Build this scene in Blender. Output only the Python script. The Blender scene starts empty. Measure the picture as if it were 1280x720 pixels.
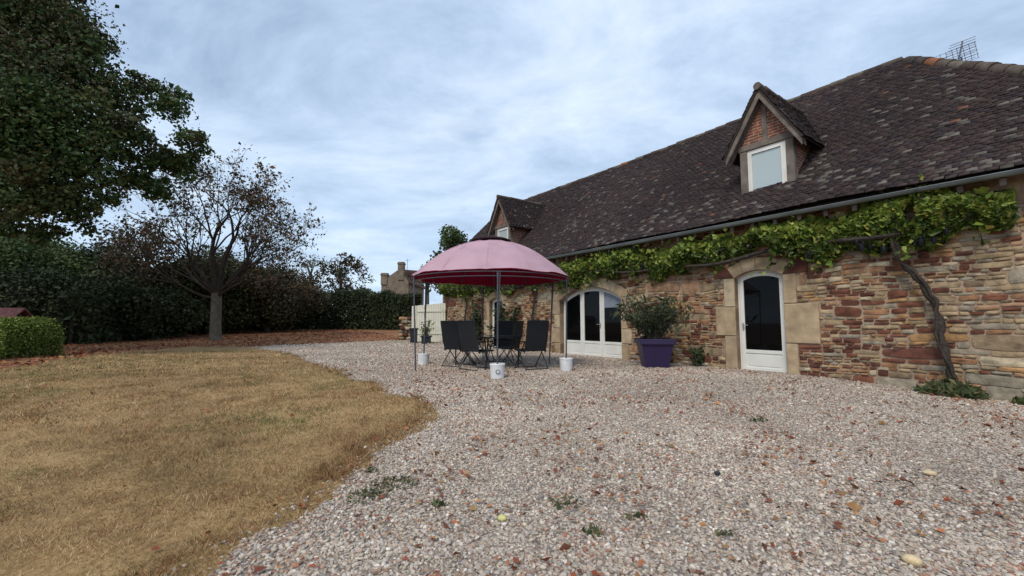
import bpy, math, random
import numpy as np
from mathutils import Vector, Matrix

# ---------------------------------------------------------------- camera, sky, sun
sc = bpy.context.scene
COL = sc.collection
EYE = 1.05
F = 540.0
PITCH = math.radians(4.55)
cam_d = bpy.data.cameras.new('camera')
cam_d.sensor_width = 36.0
cam_d.lens = F/1280*36
cam_d.clip_start = 0.05
cam_d.clip_end = 2000
cam = bpy.data.objects.new('camera', cam_d)
COL.objects.link(cam)
cam.location = (0, 0, EYE)
cam.rotation_euler = (math.radians(90)+PITCH, 0, 0)
sc.camera = cam
sc.view_settings.view_transform = 'Standard'
sc.view_settings.look = 'None'
sc.view_settings.gamma = 1
sc.view_settings.exposure = 0.66
sc.view_settings.use_curve_mapping = False

SUN_EL, SUN_AZ = math.radians(48), math.radians(205)      # azimuth from +Y, clockwise
world = bpy.data.worlds.new('World')
sc.world = world
world.use_nodes = True
nt = world.node_tree
nt.nodes.clear()
def N(t, kind, **kw):
    n = t.nodes.new(kind)
    for k, v in kw.items():
        setattr(n, k, v)
    return n
out = N(nt, 'ShaderNodeOutputWorld')
sky = N(nt, 'ShaderNodeTexSky', sky_type='NISHITA', sun_disc=False)
sky.sun_elevation = SUN_EL
sky.sun_rotation = SUN_AZ
sky.air_density = 1.1
bg1 = N(nt, 'ShaderNodeBackground'); bg1.inputs['Strength'].default_value = 0.11
nt.links.new(sky.outputs[0], bg1.inputs[0])
tc = N(nt, 'ShaderNodeTexCoord')
sep = N(nt, 'ShaderNodeSeparateXYZ'); nt.links.new(tc.outputs['Generated'], sep.inputs[0])
zz = N(nt, 'ShaderNodeMath', operation='MAXIMUM'); nt.links.new(sep.outputs[2], zz.inputs[0]); zz.inputs[1].default_value = 0.0
za = N(nt, 'ShaderNodeMath', operation='ADD'); nt.links.new(zz.outputs[0], za.inputs[0]); za.inputs[1].default_value = 0.17
dx = N(nt, 'ShaderNodeMath', operation='DIVIDE'); nt.links.new(sep.outputs[0], dx.inputs[0]); nt.links.new(za.outputs[0], dx.inputs[1])
dy = N(nt, 'ShaderNodeMath', operation='DIVIDE'); nt.links.new(sep.outputs[1], dy.inputs[0]); nt.links.new(za.outputs[0], dy.inputs[1])
cb = N(nt, 'ShaderNodeCombineXYZ'); nt.links.new(dx.outputs[0], cb.inputs[0]); nt.links.new(dy.outputs[0], cb.inputs[1])
mp = N(nt, 'ShaderNodeMapping'); nt.links.new(cb.outputs[0], mp.inputs[0])
mp.inputs['Rotation'].default_value = (0, 0, math.radians(28))
mp.inputs['Scale'].default_value = (1.0, 1.3, 1)
mp.inputs['Location'].default_value = (3.1, 1.7, 0)
n1 = N(nt, 'ShaderNodeTexNoise'); n1.inputs['Scale'].default_value = 1.35; n1.inputs['Detail'].default_value = 7; n1.inputs['Roughness'].default_value = 0.64; n1.inputs['Distortion'].default_value = 0.35
nt.links.new(mp.outputs[0], n1.inputs['Vector'])
r1 = N(nt, 'ShaderNodeValToRGB'); nt.links.new(n1.outputs['Fac'], r1.inputs[0])
e = r1.color_ramp.elements
e[0].position = 0.24; e[0].color = (0.21, 0.285, 0.41, 1)
e[1].position = 0.68; e[1].color = (0.52, 0.605, 0.695, 1)
m_ = e.new(0.45); m_.color = (0.34, 0.435, 0.575, 1)
m_ = e.new(0.54); m_.color = (0.41, 0.505, 0.635, 1)
# pale band of thinner cloud towards the horizon
hz = N(nt, 'ShaderNodeMapRange'); nt.links.new(sep.outputs[2], hz.inputs['Value'])
hz.inputs['From Min'].default_value = 0.0; hz.inputs['From Max'].default_value = 0.42
hz.inputs['To Min'].default_value = 0.45; hz.inputs['To Max'].default_value = 0.0
mxh = N(nt, 'ShaderNodeMixRGB'); nt.links.new(hz.outputs[0], mxh.inputs[0]); nt.links.new(r1.outputs[0], mxh.inputs[1]); mxh.inputs[2].default_value = (0.47, 0.61, 0.74, 1)
bg2 = N(nt, 'ShaderNodeBackground'); nt.links.new(mxh.outputs[0], bg2.inputs[0]); bg2.inputs['Strength'].default_value = 1.0
n2 = N(nt, 'ShaderNodeTexNoise'); n2.inputs['Scale'].default_value = 1.6; n2.inputs['Detail'].default_value = 4
nt.links.new(mp.outputs[0], n2.inputs['Vector'])
r2 = N(nt, 'ShaderNodeMapRange'); nt.links.new(n2.outputs['Fac'], r2.inputs['Value'])
r2.inputs['From Min'].default_value = 0.28; r2.inputs['From Max'].default_value = 0.42
r2.inputs['To Min'].default_value = 0.55; r2.inputs['To Max'].default_value = 0.97
mxs = N(nt, 'ShaderNodeMixShader')
nt.links.new(r2.outputs[0], mxs.inputs[0]); nt.links.new(bg1.outputs[0], mxs.inputs[1]); nt.links.new(bg2.outputs[0], mxs.inputs[2])
nt.links.new(mxs.outputs[0], out.inputs[0])

sd = bpy.data.lights.new('sun', 'SUN')
sd.energy = 1.5
sd.angle = math.radians(20)
sd.color = (1.0, 0.92, 0.80)
sun = bpy.data.objects.new('sun', sd)
COL.objects.link(sun)
sdir = Vector((math.sin(SUN_AZ)*math.cos(SUN_EL), math.cos(SUN_AZ)*math.cos(SUN_EL), math.sin(SUN_EL)))
sun.rotation_euler = sdir.to_track_quat('Z', 'Y').to_euler()

# ---------------------------------------------------------------- helpers
rng = np.random.default_rng(7)
random.seed(7)

def nodes_mat(name, rough=0.85, spec=0.3):
    m = bpy.data.materials.new(name)
    m.use_nodes = True
    t = m.node_tree
    b = t.nodes['Principled BSDF']
    b.inputs['Roughness'].default_value = rough
    b.inputs['Specular IOR Level'].default_value = spec
    return m, t, b

def plain(name, c, rough=0.7, spec=0.4, metal=0.0, nscale=6.0, namp=0.25, bump=0.0, bscale=60.0):
    """plain colour broken by object-space noise"""
    m, t, b = nodes_mat(name, rough, spec)
    b.inputs['Metallic'].default_value = metal
    tcn = N(t, 'ShaderNodeTexCoord')
    nz = N(t, 'ShaderNodeTexNoise'); nz.inputs['Scale'].default_value = nscale; nz.inputs['Detail'].default_value = 6
    t.links.new(tcn.outputs['Object'], nz.inputs['Vector'])
    mr = N(t, 'ShaderNodeMapRange'); t.links.new(nz.outputs['Fac'], mr.inputs['Value'])
    mr.inputs['From Min'].default_value = 0.25; mr.inputs['From Max'].default_value = 0.75
    mr.inputs['To Min'].default_value = 1-namp; mr.inputs['To Max'].default_value = 1+namp
    mu = N(t, 'ShaderNodeVectorMath', operation='SCALE'); mu.inputs[0].default_value = c[:3]
    t.links.new(mr.outputs[0], mu.inputs['Scale']); t.links.new(mu.outputs[0], b.inputs['Base Color'])
    if bump:
        n2_ = N(t, 'ShaderNodeTexNoise'); n2_.inputs['Scale'].default_value = bscale; n2_.inputs['Detail'].default_value = 4
        t.links.new(tcn.outputs['Object'], n2_.inputs['Vector'])
        bp = N(t, 'ShaderNodeBump'); bp.inputs['Strength'].default_value = bump; bp.inputs['Distance'].default_value = 0.01
        t.links.new(n2_.outputs['Fac'], bp.inputs['Height']); t.links.new(bp.outputs[0], b.inputs['Normal'])
    return m

def attr_mat(name, rough=0.85, spec=0.3, nscale=8.0, namp=0.25, bump=0.0, bscale=60.0, trans=0.0):
    """colour from the per-vertex attribute 'col', broken by noise"""
    m, t, b = nodes_mat(name, rough, spec)
    a = N(t, 'ShaderNodeAttribute'); a.attribute_name = 'col'
    tcn = N(t, 'ShaderNodeTexCoord')
    nz = N(t, 'ShaderNodeTexNoise'); nz.inputs['Scale'].default_value = nscale; nz.inputs['Detail'].default_value = 6
    t.links.new(tcn.outputs['Object'], nz.inputs['Vector'])
    mr = N(t, 'ShaderNodeMapRange'); t.links.new(nz.outputs['Fac'], mr.inputs['Value'])
    mr.inputs['From Min'].default_value = 0.25; mr.inputs['From Max'].default_value = 0.75
    mr.inputs['To Min'].default_value = 1-namp; mr.inputs['To Max'].default_value = 1+namp
    mu = N(t, 'ShaderNodeVectorMath', operation='SCALE')
    t.links.new(a.outputs['Color'], mu.inputs[0]); t.links.new(mr.outputs[0], mu.inputs['Scale'])
    t.links.new(mu.outputs[0], b.inputs['Base Color'])
    if bump:
        n2_ = N(t, 'ShaderNodeTexNoise'); n2_.inputs['Scale'].default_value = bscale; n2_.inputs['Detail'].default_value = 6
        t.links.new(tcn.outputs['Object'], n2_.inputs['Vector'])
        bp = N(t, 'ShaderNodeBump'); bp.inputs['Strength'].default_value = bump; bp.inputs['Distance'].default_value = 0.012
        t.links.new(n2_.outputs['Fac'], bp.inputs['Height']); t.links.new(bp.outputs[0], b.inputs['Normal'])
    if trans:
        tr = N(t, 'ShaderNodeBsdfTranslucent'); t.links.new(mu.outputs[0], tr.inputs[0])
        mx = N(t, 'ShaderNodeMixShader'); mx.inputs[0].default_value = trans
        o = t.nodes['Material Output']
        t.links.new(b.outputs[0], mx.inputs[1]); t.links.new(tr.outputs[0], mx.inputs[2]); t.links.new(mx.outputs[0], o.inputs[0])
    return m

def tag(o, label=None, cat=None, group=None, kind=None):
    if label: o['label'] = label
    if cat: o['category'] = cat
    if group: o['group'] = group
    if kind: o['kind'] = kind
    return o

def thing(name, label, cat, loc=(0, 0, 0), rz=0.0, group=None):
    o = bpy.data.objects.new(name, None)
    o.empty_display_size = 0.3
    COL.objects.link(o)
    o.location = loc
    o.rotation_euler = (0, 0, rz)
    return tag(o, label, cat, group)

def link_mesh(name, me, mat, parent=None, smooth=False):
    for m in (mat if isinstance(mat, (list, tuple)) else [mat]):
        me.materials.append(m)
    if smooth:
        me.polygons.foreach_set('use_smooth', np.ones(len(me.polygons), dtype=bool))
    me.update()
    o = bpy.data.objects.new(name, me)
    COL.objects.link(o)
    if parent is not None: o.parent = parent
    return o

def np_mesh(name, V, Fa, mat, parent=None, col=None, smooth=False, midx=None):
    """fast mesh from arrays; all faces of equal size"""
    V = np.asarray(V, dtype=np.float32).reshape(-1, 3)
    Fa = np.asarray(Fa, dtype=np.int32)
    k = Fa.shape[1]
    me = bpy.data.meshes.new(name)
    me.vertices.add(len(V)); me.vertices.foreach_set('co', V.ravel())
    me.loops.add(Fa.size); me.loops.foreach_set('vertex_index', Fa.ravel())
    me.polygons.add(len(Fa))
    me.polygons.foreach_set('loop_start', np.arange(0, Fa.size, k, dtype=np.int32))
    if midx is not None: me.polygons.foreach_set('material_index', np.asarray(midx, dtype=np.int32))
    me.update(calc_edges=True)
    me.validate()
    if col is not None:
        a = me.attributes.new('col', 'FLOAT_COLOR', 'POINT')
        c = np.ones((len(V), 4), dtype=np.float32); c[:, :3] = col
        a.data.foreach_set('color', c.ravel())
    return link_mesh(name, me, mat, parent, smooth)

class MB:
    """collects boxes, tubes, prisms; build() links ONE mesh object"""
    def __init__(s): s.v = []; s.f = []; s.c = []; s.cur = (0.5, 0.5, 0.5)
    def add(s, vs, fs):
        o = len(s.v)
        s.v += [tuple(p) for p in vs]; s.f += [tuple(o+i for i in f) for f in fs]; s.c += [s.cur]*len(vs)
    def box(s, x0, x1, y0, y1, z0, z1, bev=0.0, M=None, taper=1.0):
        if bev <= 0:
            vs = [(x, y, z) for z in (z0, z1) for y in (y0, y1) for x in (x0, x1)]
            fs = [(0, 2, 3, 1), (4, 5, 7, 6), (0, 1, 5, 4), (2, 6, 7, 3), (0, 4, 6, 2), (1, 3, 7, 5)]
        else:
            b = min(bev, (x1-x0)/3, (y1-y0)/3, (z1-z0)/3)
            vs = []; fs = []
            X = (x0, x1); Y = (y0, y1); Z = (z0, z1); idx = {}
            for i in (0, 1):
                for j in (0, 1):
                    for k in (0, 1):
                        sx, sy, sz = (1, -1)[i], (1, -1)[j], (1, -1)[k]
                        for ax in range(3):
                            p = [X[i]+sx*b, Y[j]+sy*b, Z[k]+sz*b]
                            p[ax] = (X[i], Y[j], Z[k])[ax]
                            idx[(i, j, k, ax)] = len(vs); vs.append(tuple(p))
            for a in (0, 1):
                fs.append([idx[(a, j, k, 0)] for j, k in ((0, 0), (1, 0), (1, 1), (0, 1))])
                fs.append([idx[(i, a, k, 1)] for i, k in ((0, 0), (1, 0), (1, 1), (0, 1))])
                fs.append([idx[(i, j, a, 2)] for i, j in ((0, 0), (1, 0), (1, 1), (0, 1))])
                for c in (0, 1):
                    fs.append([idx[(0, a, c, 1)], idx[(1, a, c, 1)], idx[(1, a, c, 2)], idx[(0, a, c, 2)]])
                    fs.append([idx[(a, 0, c, 0)], idx[(a, 1, c, 0)], idx[(a, 1, c, 2)], idx[(a, 0, c, 2)]])
                    fs.append([idx[(a, c, 0, 0)], idx[(a, c, 1, 0)], idx[(a, c, 1, 1)], idx[(a, c, 0, 1)]])
                    for d in (0, 1):
                        fs.append([idx[(a, c, d, 0)], idx[(a, c, d, 1)], idx[(a, c, d, 2)]])
            # orient outward
            cx, cy, cz = (x0+x1)/2, (y0+y1)/2, (z0+z1)/2
            g = []
            for f in fs:
                p = [Vector(vs[q]) for q in f]
                n = (p[1]-p[0]).cross(p[2]-p[0]); m = sum(p, Vector())/len(p)
                g.append(f if n.dot(m-Vector((cx, cy, cz))) > 0 else f[::-1])
            fs = g
        if M is not None: vs = [M @ Vector(p) for p in vs]
        s.add(vs, fs)
    def prism(s, poly, y0, y1, M=None):
        """polygon in xz extruded along y"""
        n = len(poly)
        vs = [(p[0], y0, p[1]) for p in poly] + [(p[0], y1, p[1]) for p in poly]
        fs = [tuple(range(n)), tuple(range(2*n-1, n-1, -1))]
        fs += [(i, i+n, (i+1) % n+n, (i+1) % n) for i in range(n)]
        if M is not None: vs = [M @ Vector(p) for p in vs]
        s.add(vs, fs)
    def tube(s, pts, rad, n=8, cap=True):
        pts = [Vector(p) for p in pts]
        if not isinstance(rad, (list, tuple)): rad = [rad]*len(pts)
        vs = []; fs = []
        t0 = (pts[1]-pts[0]).normalized()
        up = Vector((0, 0, 1)) if abs(t0.z) < 0.9 else Vector((1, 0, 0))
        for i, p in enumerate(pts):
            if i == 0: t = pts[1]-pts[0]
            elif i == len(pts)-1: t = pts[-1]-pts[-2]
            else: t = pts[i+1]-pts[i-1]
            t.normalize()
            a = up-t*up.dot(t)
            if a.length < 1e-4: a = t.orthogonal()
            a.normalize(); b = t.cross(a); up = a
            for k in range(n):
                q = 2*math.pi*k/n
                vs.append(p+(a*math.cos(q)+b*math.sin(q))*rad[i])
        for i in range(len(pts)-1):
            for k in range(n):
                fs.append((i*n+k, i*n+(k+1) % n, (i+1)*n+(k+1) % n, (i+1)*n+k))
        if cap:
            fs.append(tuple(range(n-1, -1, -1))); m = (len(pts)-1)*n; fs.append(tuple(range(m, m+n)))
        s.add(vs, fs)
    def lathe(s, prof, n=24, c=(0, 0, 0)):
        vs = []; fs = []
        for (r, z) in prof:
            for k in range(n):
                q = 2*math.pi*k/n
                vs.append((c[0]+r*math.cos(q), c[1]+r*math.sin(q), c[2]+z))
        for i in range(len(prof)-1):
            for k in range(n):
                fs.append((i*n+k, i*n+(k+1) % n, (i+1)*n+(k+1) % n, (i+1)*n+k))
        fs.append(tuple(range(n-1, -1, -1))); m = (len(prof)-1)*n; fs.append(tuple(range(m, m+n)))
        s.add(vs, fs)
    def build(s, name, mat, parent=None, smooth=False, loc=None, col=True):
        me = bpy.data.meshes.new(name)
        me.from_pydata(s.v, [], s.f)
        me.update()
        if col:
            a = me.attributes.new('col', 'FLOAT_COLOR', 'POINT')
            c = np.ones((len(s.v), 4), dtype=np.float32); c[:, :3] = np.array(s.c)
            a.data.foreach_set('color', c.ravel())
        o = link_mesh(name, me, mat, parent, smooth)
        if smooth:
            try: me.set_sharp_from_angle(angle=math.radians(40))
            except Exception: pass
        if loc: o.location = loc
        return o

# ---- value noise for placing things (numpy)
_tab = np.random.default_rng(3).random((256, 256))
def vnoise(x, y, sc_=1.0, off=0):
    x = np.asarray(x)*sc_+off*17.3+1000; y = np.asarray(y)*sc_+off*9.1+1000
    xi = np.floor(x).astype(int); yi = np.floor(y).astype(int)
    fx = x-xi; fy = y-yi
    fx = fx*fx*(3-2*fx); fy = fy*fy*(3-2*fy)
    g = lambda a, b: _tab[a % 256, b % 256]
    return (g(xi, yi)*(1-fx)+g(xi+1, yi)*fx)*(1-fy)+(g(xi, yi+1)*(1-fx)+g(xi+1, yi+1)*fx)*fy

# ---------------------------------------------------------------- terrain
def gz(x, y):
    x = np.asarray(x, dtype=float); y = np.asarray(y, dtype=float)
    near = -0.030*np.clip(9-y, 0, 14)
    far = 0.0016*np.clip(y-14, 0, 10)**2 + 0.032*np.clip(y-24, 0, 18)
    right = -0.05*np.clip(x-6.2, 0, 4)
    b = 0.015*(vnoise(x, y, 0.55)-0.5)
    return near+far+right+b
def gzf(x, y): return float(gz(x, y))

def ray(px, py):
    u = (px-640)/F; v = (360-py)/F
    c, s_ = math.cos(PITCH), math.sin(PITCH)
    return Vector((u, c-v*s_, s_+v*c))
def gp(px, py):
    """ground point seen at a photo pixel"""
    r = ray(px, py); k = 1.0
    for _ in range(400):
        p = Vector((0, 0, EYE))+r*k
        if p.z <= gzf(p.x, p.y): break
        k *= 1.012
    return (p.x, p.y)

LAWN = [gp(*p) for p in ((235, 735), (330, 668), (400, 622), (455, 590), (500, 556), (545, 527), (548, 515), (520, 500), (478, 484), (440, 470), (400, 455), (372, 446), (340, 438), (315, 433.5))]
LAWN_FAR = [gp(*p) for p in ((240, 434), (160, 440), (90, 448), (40, 456), (0, 462), (-300, 500))]
LAWN_P = [(-1.2, -6.0)] + LAWN + LAWN_FAR + [(-30, -6)]
g0 = LAWN[0]
GRAVEL_P = [(-1.2, -6.0)] + LAWN + [gp(400, 429.5), gp(500, 425.5), gp(545, 424), (-2.5, 24), (6, 14), (14, 8), (14, -6)]
def inside(poly, X, Y):
    c = np.zeros(np.shape(X), dtype=bool)
    n = len(poly)
    for i in range(n):
        x0, y0 = poly[i]; x1, y1 = poly[(i+1) % n]
        cond = ((y0 > Y) != (y1 > Y))
        with np.errstate(divide='ignore', invalid='ignore'):
            xx = (x1-x0)*(Y-y0)/(y1-y0+1e-12)+x0
        c ^= cond & (X < xx)
    return c
def jit(X, Y):
    s1 = 0.10+0.005*np.clip(Y, 0, 30)
    return X+(vnoise(X, Y, 1.9, 1)-0.5)*2*s1+(vnoise(X, Y, 6, 4)-0.5)*0.16, Y+(vnoise(X, Y, 1.9, 2)-0.5)*2*s1+(vnoise(X, Y, 6, 5)-0.5)*0.16
def kind_at(X, Y):
    """0 ground, 1 lawn, 2 gravel"""
    a, b = jit(X, Y)
    k = np.zeros(np.shape(X), dtype=int)
    k[inside(GRAVEL_P, a, b)] = 2
    k[inside(LAWN_P, a, b)] = 1
    return k

def axis(parts):
    o = []
    for a, b, st in parts: o += list(np.arange(a, b-1e-6, st))
    return np.array(o+[parts[-1][1]])
AX = axis([(-600, -60, 45), (-60, -24, 3), (-24, -9, .3), (-9, 12, .1), (12, 24, .5), (24, 60, 3), (60, 600, 45)])
AY = axis([(-300, -30, 45), (-30, -3, 1.5), (-3, 0.6, .2), (0.6, 11, .1), (11, 45, .25), (45, 60, 3), (60, 900, 60)])
GX, GY = np.meshgrid(AX, AY)
GZ = gz(GX, GY)
nx, ny = len(AX), len(AY)
cx = (GX[:-1, :-1]+GX[1:, 1:])/2; cy = (GY[:-1, :-1]+GY[1:, 1:])/2
KK = kind_at(cx, cy)
I = (np.arange(ny-1)[:, None]*nx+np.arange(nx-1)[None, :])
Q = np.stack([I, I+1, I+nx+1, I+nx], -1)
Vg = np.stack([GX, GY, GZ], -1).reshape(-1, 3)

def ground_mat(name, stops, scales, rough=0.95, bump=0.6, bscale=30, bd=0.02):
    m, t, b = nodes_mat(name, rough, 0.15)
    tcn = N(t, 'ShaderNodeTexCoord')
    acc = None
    for sc_, wgt in scales:
        nz = N(t, 'ShaderNodeTexNoise'); nz.inputs['Scale'].default_value = sc_; nz.inputs['Detail'].default_value = 8; nz.inputs['Roughness'].default_value = 0.62
        t.links.new(tcn.outputs['Object'], nz.inputs['Vector'])
        mu = N(t, 'ShaderNodeMath', operation='MULTIPLY'); t.links.new(nz.outputs['Fac'], mu.inputs[0]); mu.inputs[1].default_value = wgt
        if acc is None: acc = mu.outputs[0]
        else:
            ad = N(t, 'ShaderNodeMath', operation='ADD'); t.links.new(acc, ad.inputs[0]); t.links.new(mu.outputs[0], ad.inputs[1]); acc = ad.outputs[0]
    rp = N(t, 'ShaderNodeValToRGB'); t.links.new(acc, rp.inputs[0])
    e = rp.color_ramp.elements
    e[0].position = stops[0][0]; e[0].color = (*stops[0][1], 1); e[1].position = stops[-1][0]; e[1].color = (*stops[-1][1], 1)
    for p, c in stops[1:-1]:
        q = e.new(p); q.color = (*c, 1)
    t.links.new(rp.outputs[0], b.inputs['Base Color'])
    nz = N(t, 'ShaderNodeTexNoise'); nz.inputs['Scale'].default_value = bscale; nz.inputs['Detail'].default_value = 6
    t.links.new(tcn.outputs['Object'], nz.inputs['Vector'])
    bp = N(t, 'ShaderNodeBump'); bp.inputs['Strength'].default_value = bump; bp.inputs['Distance'].default_value = bd
    t.links.new(nz.outputs['Fac'], bp.inputs['Height']); t.links.new(bp.outputs[0], b.inputs['Normal'])
    return m
M_soil = ground_mat('leaf_strewn_soil', [(0.36, (0.11, 0.055, 0.03)), (0.47, (0.22, 0.095, 0.05)), (0.56, (0.27, 0.15, 0.075)), (0.68, (0.27, 0.2, 0.1))], [(0.5, .35), (3.0, .3), (22, .35)])
M_lawn = ground_mat('dry_turf', [(0.37, (0.11, 0.07, 0.03)), (0.46, (0.23, 0.145, 0.062)), (0.54, (0.34, 0.22, 0.10)), (0.66, (0.42, 0.30, 0.15))], [(0.45, .3), (2.3, .3), (30, .4)])

# gravel sheet: voronoi stones
def gravel_mat():
    m, t, b = nodes_mat('gravel_bed', 0.85, 0.25)
    tcn = N(t, 'ShaderNodeTexCoord')
    v = N(t, 'ShaderNodeTexVoronoi'); v.inputs['Scale'].default_value = 42
    t.links.new(tcn.outputs['Object'], v.inputs['Vector'])
    s3 = N(t, 'ShaderNodeSeparateColor'); t.links.new(v.outputs['Color'], s3.inputs[0])
    rp = N(t, 'ShaderNodeValToRGB'); t.links.new(s3.outputs[0], rp.inputs[0]); rp.color_ramp.interpolation = 'CONSTANT'
    e = rp.color_ramp.elements
    cols = [(0, (.38, .325, .27)), (.2, (.26, .21, .175)), (.36, (.47, .41, .345)), (.55, (.35, .275, .195)), (.68, (.25, .155, .105)), (.76, (.42, .37, .30)), (.9, (.60, .55, .46)), (.97, (.2, .18, .17))]
    e[0].position = 0; e[0].color = (*cols[0][1], 1); e[1].position = cols[-1][0]; e[1].color = (*cols[-1][1], 1)
    for p, c in cols[1:-1]:
        q = e.new(p); q.color = (*c, 1)
    nz = N(t, 'ShaderNodeTexNoise'); nz.inputs['Scale'].default_value = 0.7; nz.inputs['Detail'].default_value = 6; t.links.new(tcn.outputs['Object'], nz.inputs['Vector'])
    mr = N(t, 'ShaderNodeMapRange'); t.links.new(nz.outputs['Fac'], mr.inputs['Value']); mr.inputs['From Min'].default_value = .3; mr.inputs['From Max'].default_value = .7; mr.inputs['To Min'].default_value = .82; mr.inputs['To Max'].default_value = 1.12
    mu = N(t, 'ShaderNodeVectorMath', operation='SCALE'); t.links.new(rp.outputs[0], mu.inputs[0]); t.links.new(mr.outputs[0], mu.inputs['Scale'])
    ed = N(t, 'ShaderNodeMapRange'); t.links.new(v.outputs['Distance'], ed.inputs['Value']); ed.inputs['From Min'].default_value = 0.35; ed.inputs['From Max'].default_value = 0.75; ed.inputs['To Min'].default_value = 0.0; ed.inputs['To Max'].default_value = 0.8
    mx = N(t, 'ShaderNodeMixRGB'); t.links.new(ed.outputs[0], mx.inputs[0]); t.links.new(mu.outputs[0], mx.inputs[1]); mx.inputs[2].default_value = (.14, .115, .10, 1)
    t.links.new(mx.outputs[0], b.inputs['Base Color'])
    inv = N(t, 'ShaderNodeMath', operation='SUBTRACT'); inv.inputs[0].default_value = 1; t.links.new(v.outputs['Distance'], inv.inputs[1])
    bp = N(t, 'ShaderNodeBump'); bp.inputs['Strength'].default_value = 0.9; bp.inputs['Distance'].default_value = 0.015
    t.links.new(inv.outputs[0], bp.inputs['Height']); t.links.new(bp.outputs[0], b.inputs['Normal'])
    return m
M_gravel = gravel_mat()

def ground_part(name, k, mat):
    f = Q[KK == k]
    used, inv = np.unique(f, return_inverse=True)
    o = np_mesh(name, Vg[used], inv.reshape(-1, 4), mat, smooth=True)
    o['kind'] = 'structure'
    return o
ground_part('ground', 0, M_soil)
ground_part('lawn', 1, M_lawn)
ground_part('gravel_yard', 2, M_gravel)

# ---- loose gravel stones standing on the bed (nearer part of the yard)
def ico():
    p = (1+5**.5)/2
    v = np.array([(-1, p, 0), (1, p, 0), (-1, -p, 0), (1, -p, 0), (0, -1, p), (0, 1, p), (0, -1, -p), (0, 1, -p), (p, 0, -1), (p, 0, 1), (-p, 0, -1), (-p, 0, 1)], float)
    v /= np.linalg.norm(v[0])
    f = np.array([(0, 11, 5), (0, 5, 1), (0, 1, 7), (0, 7, 10), (0, 10, 11), (1, 5, 9), (5, 11, 4), (11, 10, 2), (10, 7, 6), (7, 1, 8), (3, 9, 4), (3, 4, 2), (3, 2, 6), (3, 6, 8), (3, 8, 9), (4, 9, 5), (2, 4, 11), (6, 2, 10), (8, 6, 7), (9, 8, 1)])
    return v, f
def ico2():
    v, f = ico(); v = [tuple(a) for a in v]; cache = {}; nf = []
    def mid(a, b):
        k = (min(a, b), max(a, b))
        if k not in cache:
            m = (np.array(v[a])+np.array(v[b]))/2; m /= np.linalg.norm(m); cache[k] = len(v); v.append(tuple(m))
        return cache[k]
    for a, b, c in f:
        x, y, z = mid(a, b), mid(b, c), mid(c, a)
        nf += [(a, x, z), (b, y, x), (c, z, y), (x, y, z)]
    return np.array(v), np.array(nf)
def rand_rot(n, g, flat=0.35):
    az = g.random(n)*2*math.pi; a = g.normal(0, flat, n); b = g.normal(0, flat, n)
    ca, sa, cb_, sb, cz, sz = np.cos(a), np.sin(a), np.cos(b), np.sin(b), np.cos(az), np.sin(az)
    Rz = np.zeros((n, 3, 3)); Rz[:, 0, 0] = cz; Rz[:, 0, 1] = -sz; Rz[:, 1, 0] = sz; Rz[:, 1, 1] = cz; Rz[:, 2, 2] = 1
    Rx = np.zeros((n, 3, 3)); Rx[:, 0, 0] = 1; Rx[:, 1, 1] = ca; Rx[:, 1, 2] = -sa; Rx[:, 2, 1] = sa; Rx[:, 2, 2] = ca
    Ry = np.zeros((n, 3, 3)); Ry[:, 1, 1] = 1; Ry[:, 0, 0] = cb_; Ry[:, 0, 2] = sb; Ry[:, 2, 0] = -sb; Ry[:, 2, 2] = cb_
    return Rx @ Ry @ Rz
STONE_C = np.array([(.415, .35, .285), (.305, .25, .20), (.485, .42, .345), (.38, .285, .215), (.28, .17, .12), (.44, .36, .31), (.64, .57, .50), (.19, .165, .155), (.50, .415, .32), (.35, .30, .27)])
STONE_P = np.array([.2, .13, .18, .13, .07, .14, .05, .03, .05, .06]); STONE_P = STONE_P/STONE_P.sum()
M_stone = attr_mat('gravel_stone', 0.8, 0.3, nscale=90, namp=0.22)
def stones(y0, y1, dens, tpl, size, g):
    xm = 1.22*y1+0.4
    n = int(dens*(y1-y0)*2*xm)
    x = g.uniform(-xm, xm, n); y = g.uniform(y0, y1, n)
    k = (np.abs(x) < 1.22*y+0.5)
    w = 5.4-0.0
    # stay in front of the house wall
    k &= ((x-5.4)*.811+(y-9.45)*.585 < -0.03)
    kd = kind_at(x, y)
    fringe = (kd == 1) & (kind_at(x+.18, y-.12) == 2) & (g.random(n) < 0.10)
    k &= (kd == 2) | fringe
    x = x[k]; y = y[k]; n = len(x)
    V0, F0 = tpl
    s = size*np.minimum(np.exp(g.normal(0, 0.38, n)), 1.9)
    ax = np.stack([s*g.uniform(.8, 1.5, n), s*g.uniform(.55, 1.0, n), s*g.uniform(.35, .7, n)], -1)
    P = V0[None]*(1+g.normal(0, 0.13, (n, len(V0), 1)))
    P = P*ax[:, None, :]
    P = np.einsum('nvk,nkj->nvj', P, rand_rot(n, g))
    P[..., 0] += x[:, None]; P[..., 1] += y[:, None]
    P[..., 2] += (gz(x, y)+ax[:, 2]*g.uniform(-.1, .85, n))[:, None]
    ci = g.choice(len(STONE_C), n, p=STONE_P)
    c = STONE_C[ci]*g.uniform(.84, 1.16, (n, 1))*(.80+.42*(.6*vnoise(x, y, .6, 6)+.4*vnoise(x, y, 2.1, 26)))[:, None]
    red = (vnoise(x, y, 1.1, 8) > .58) & (g.random(n) < .07)
    c[red] = np.array((.30, .14, .09))*g.uniform(.8, 1.3, (red.sum(), 1))
    Fs = (F0[None]+(np.arange(n)*len(V0))[:, None, None]).reshape(-1, 3)
    return P.reshape(-1, 3), Fs, np.repeat(c, len(V0), 0)
g = np.random.default_rng(11)
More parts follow.
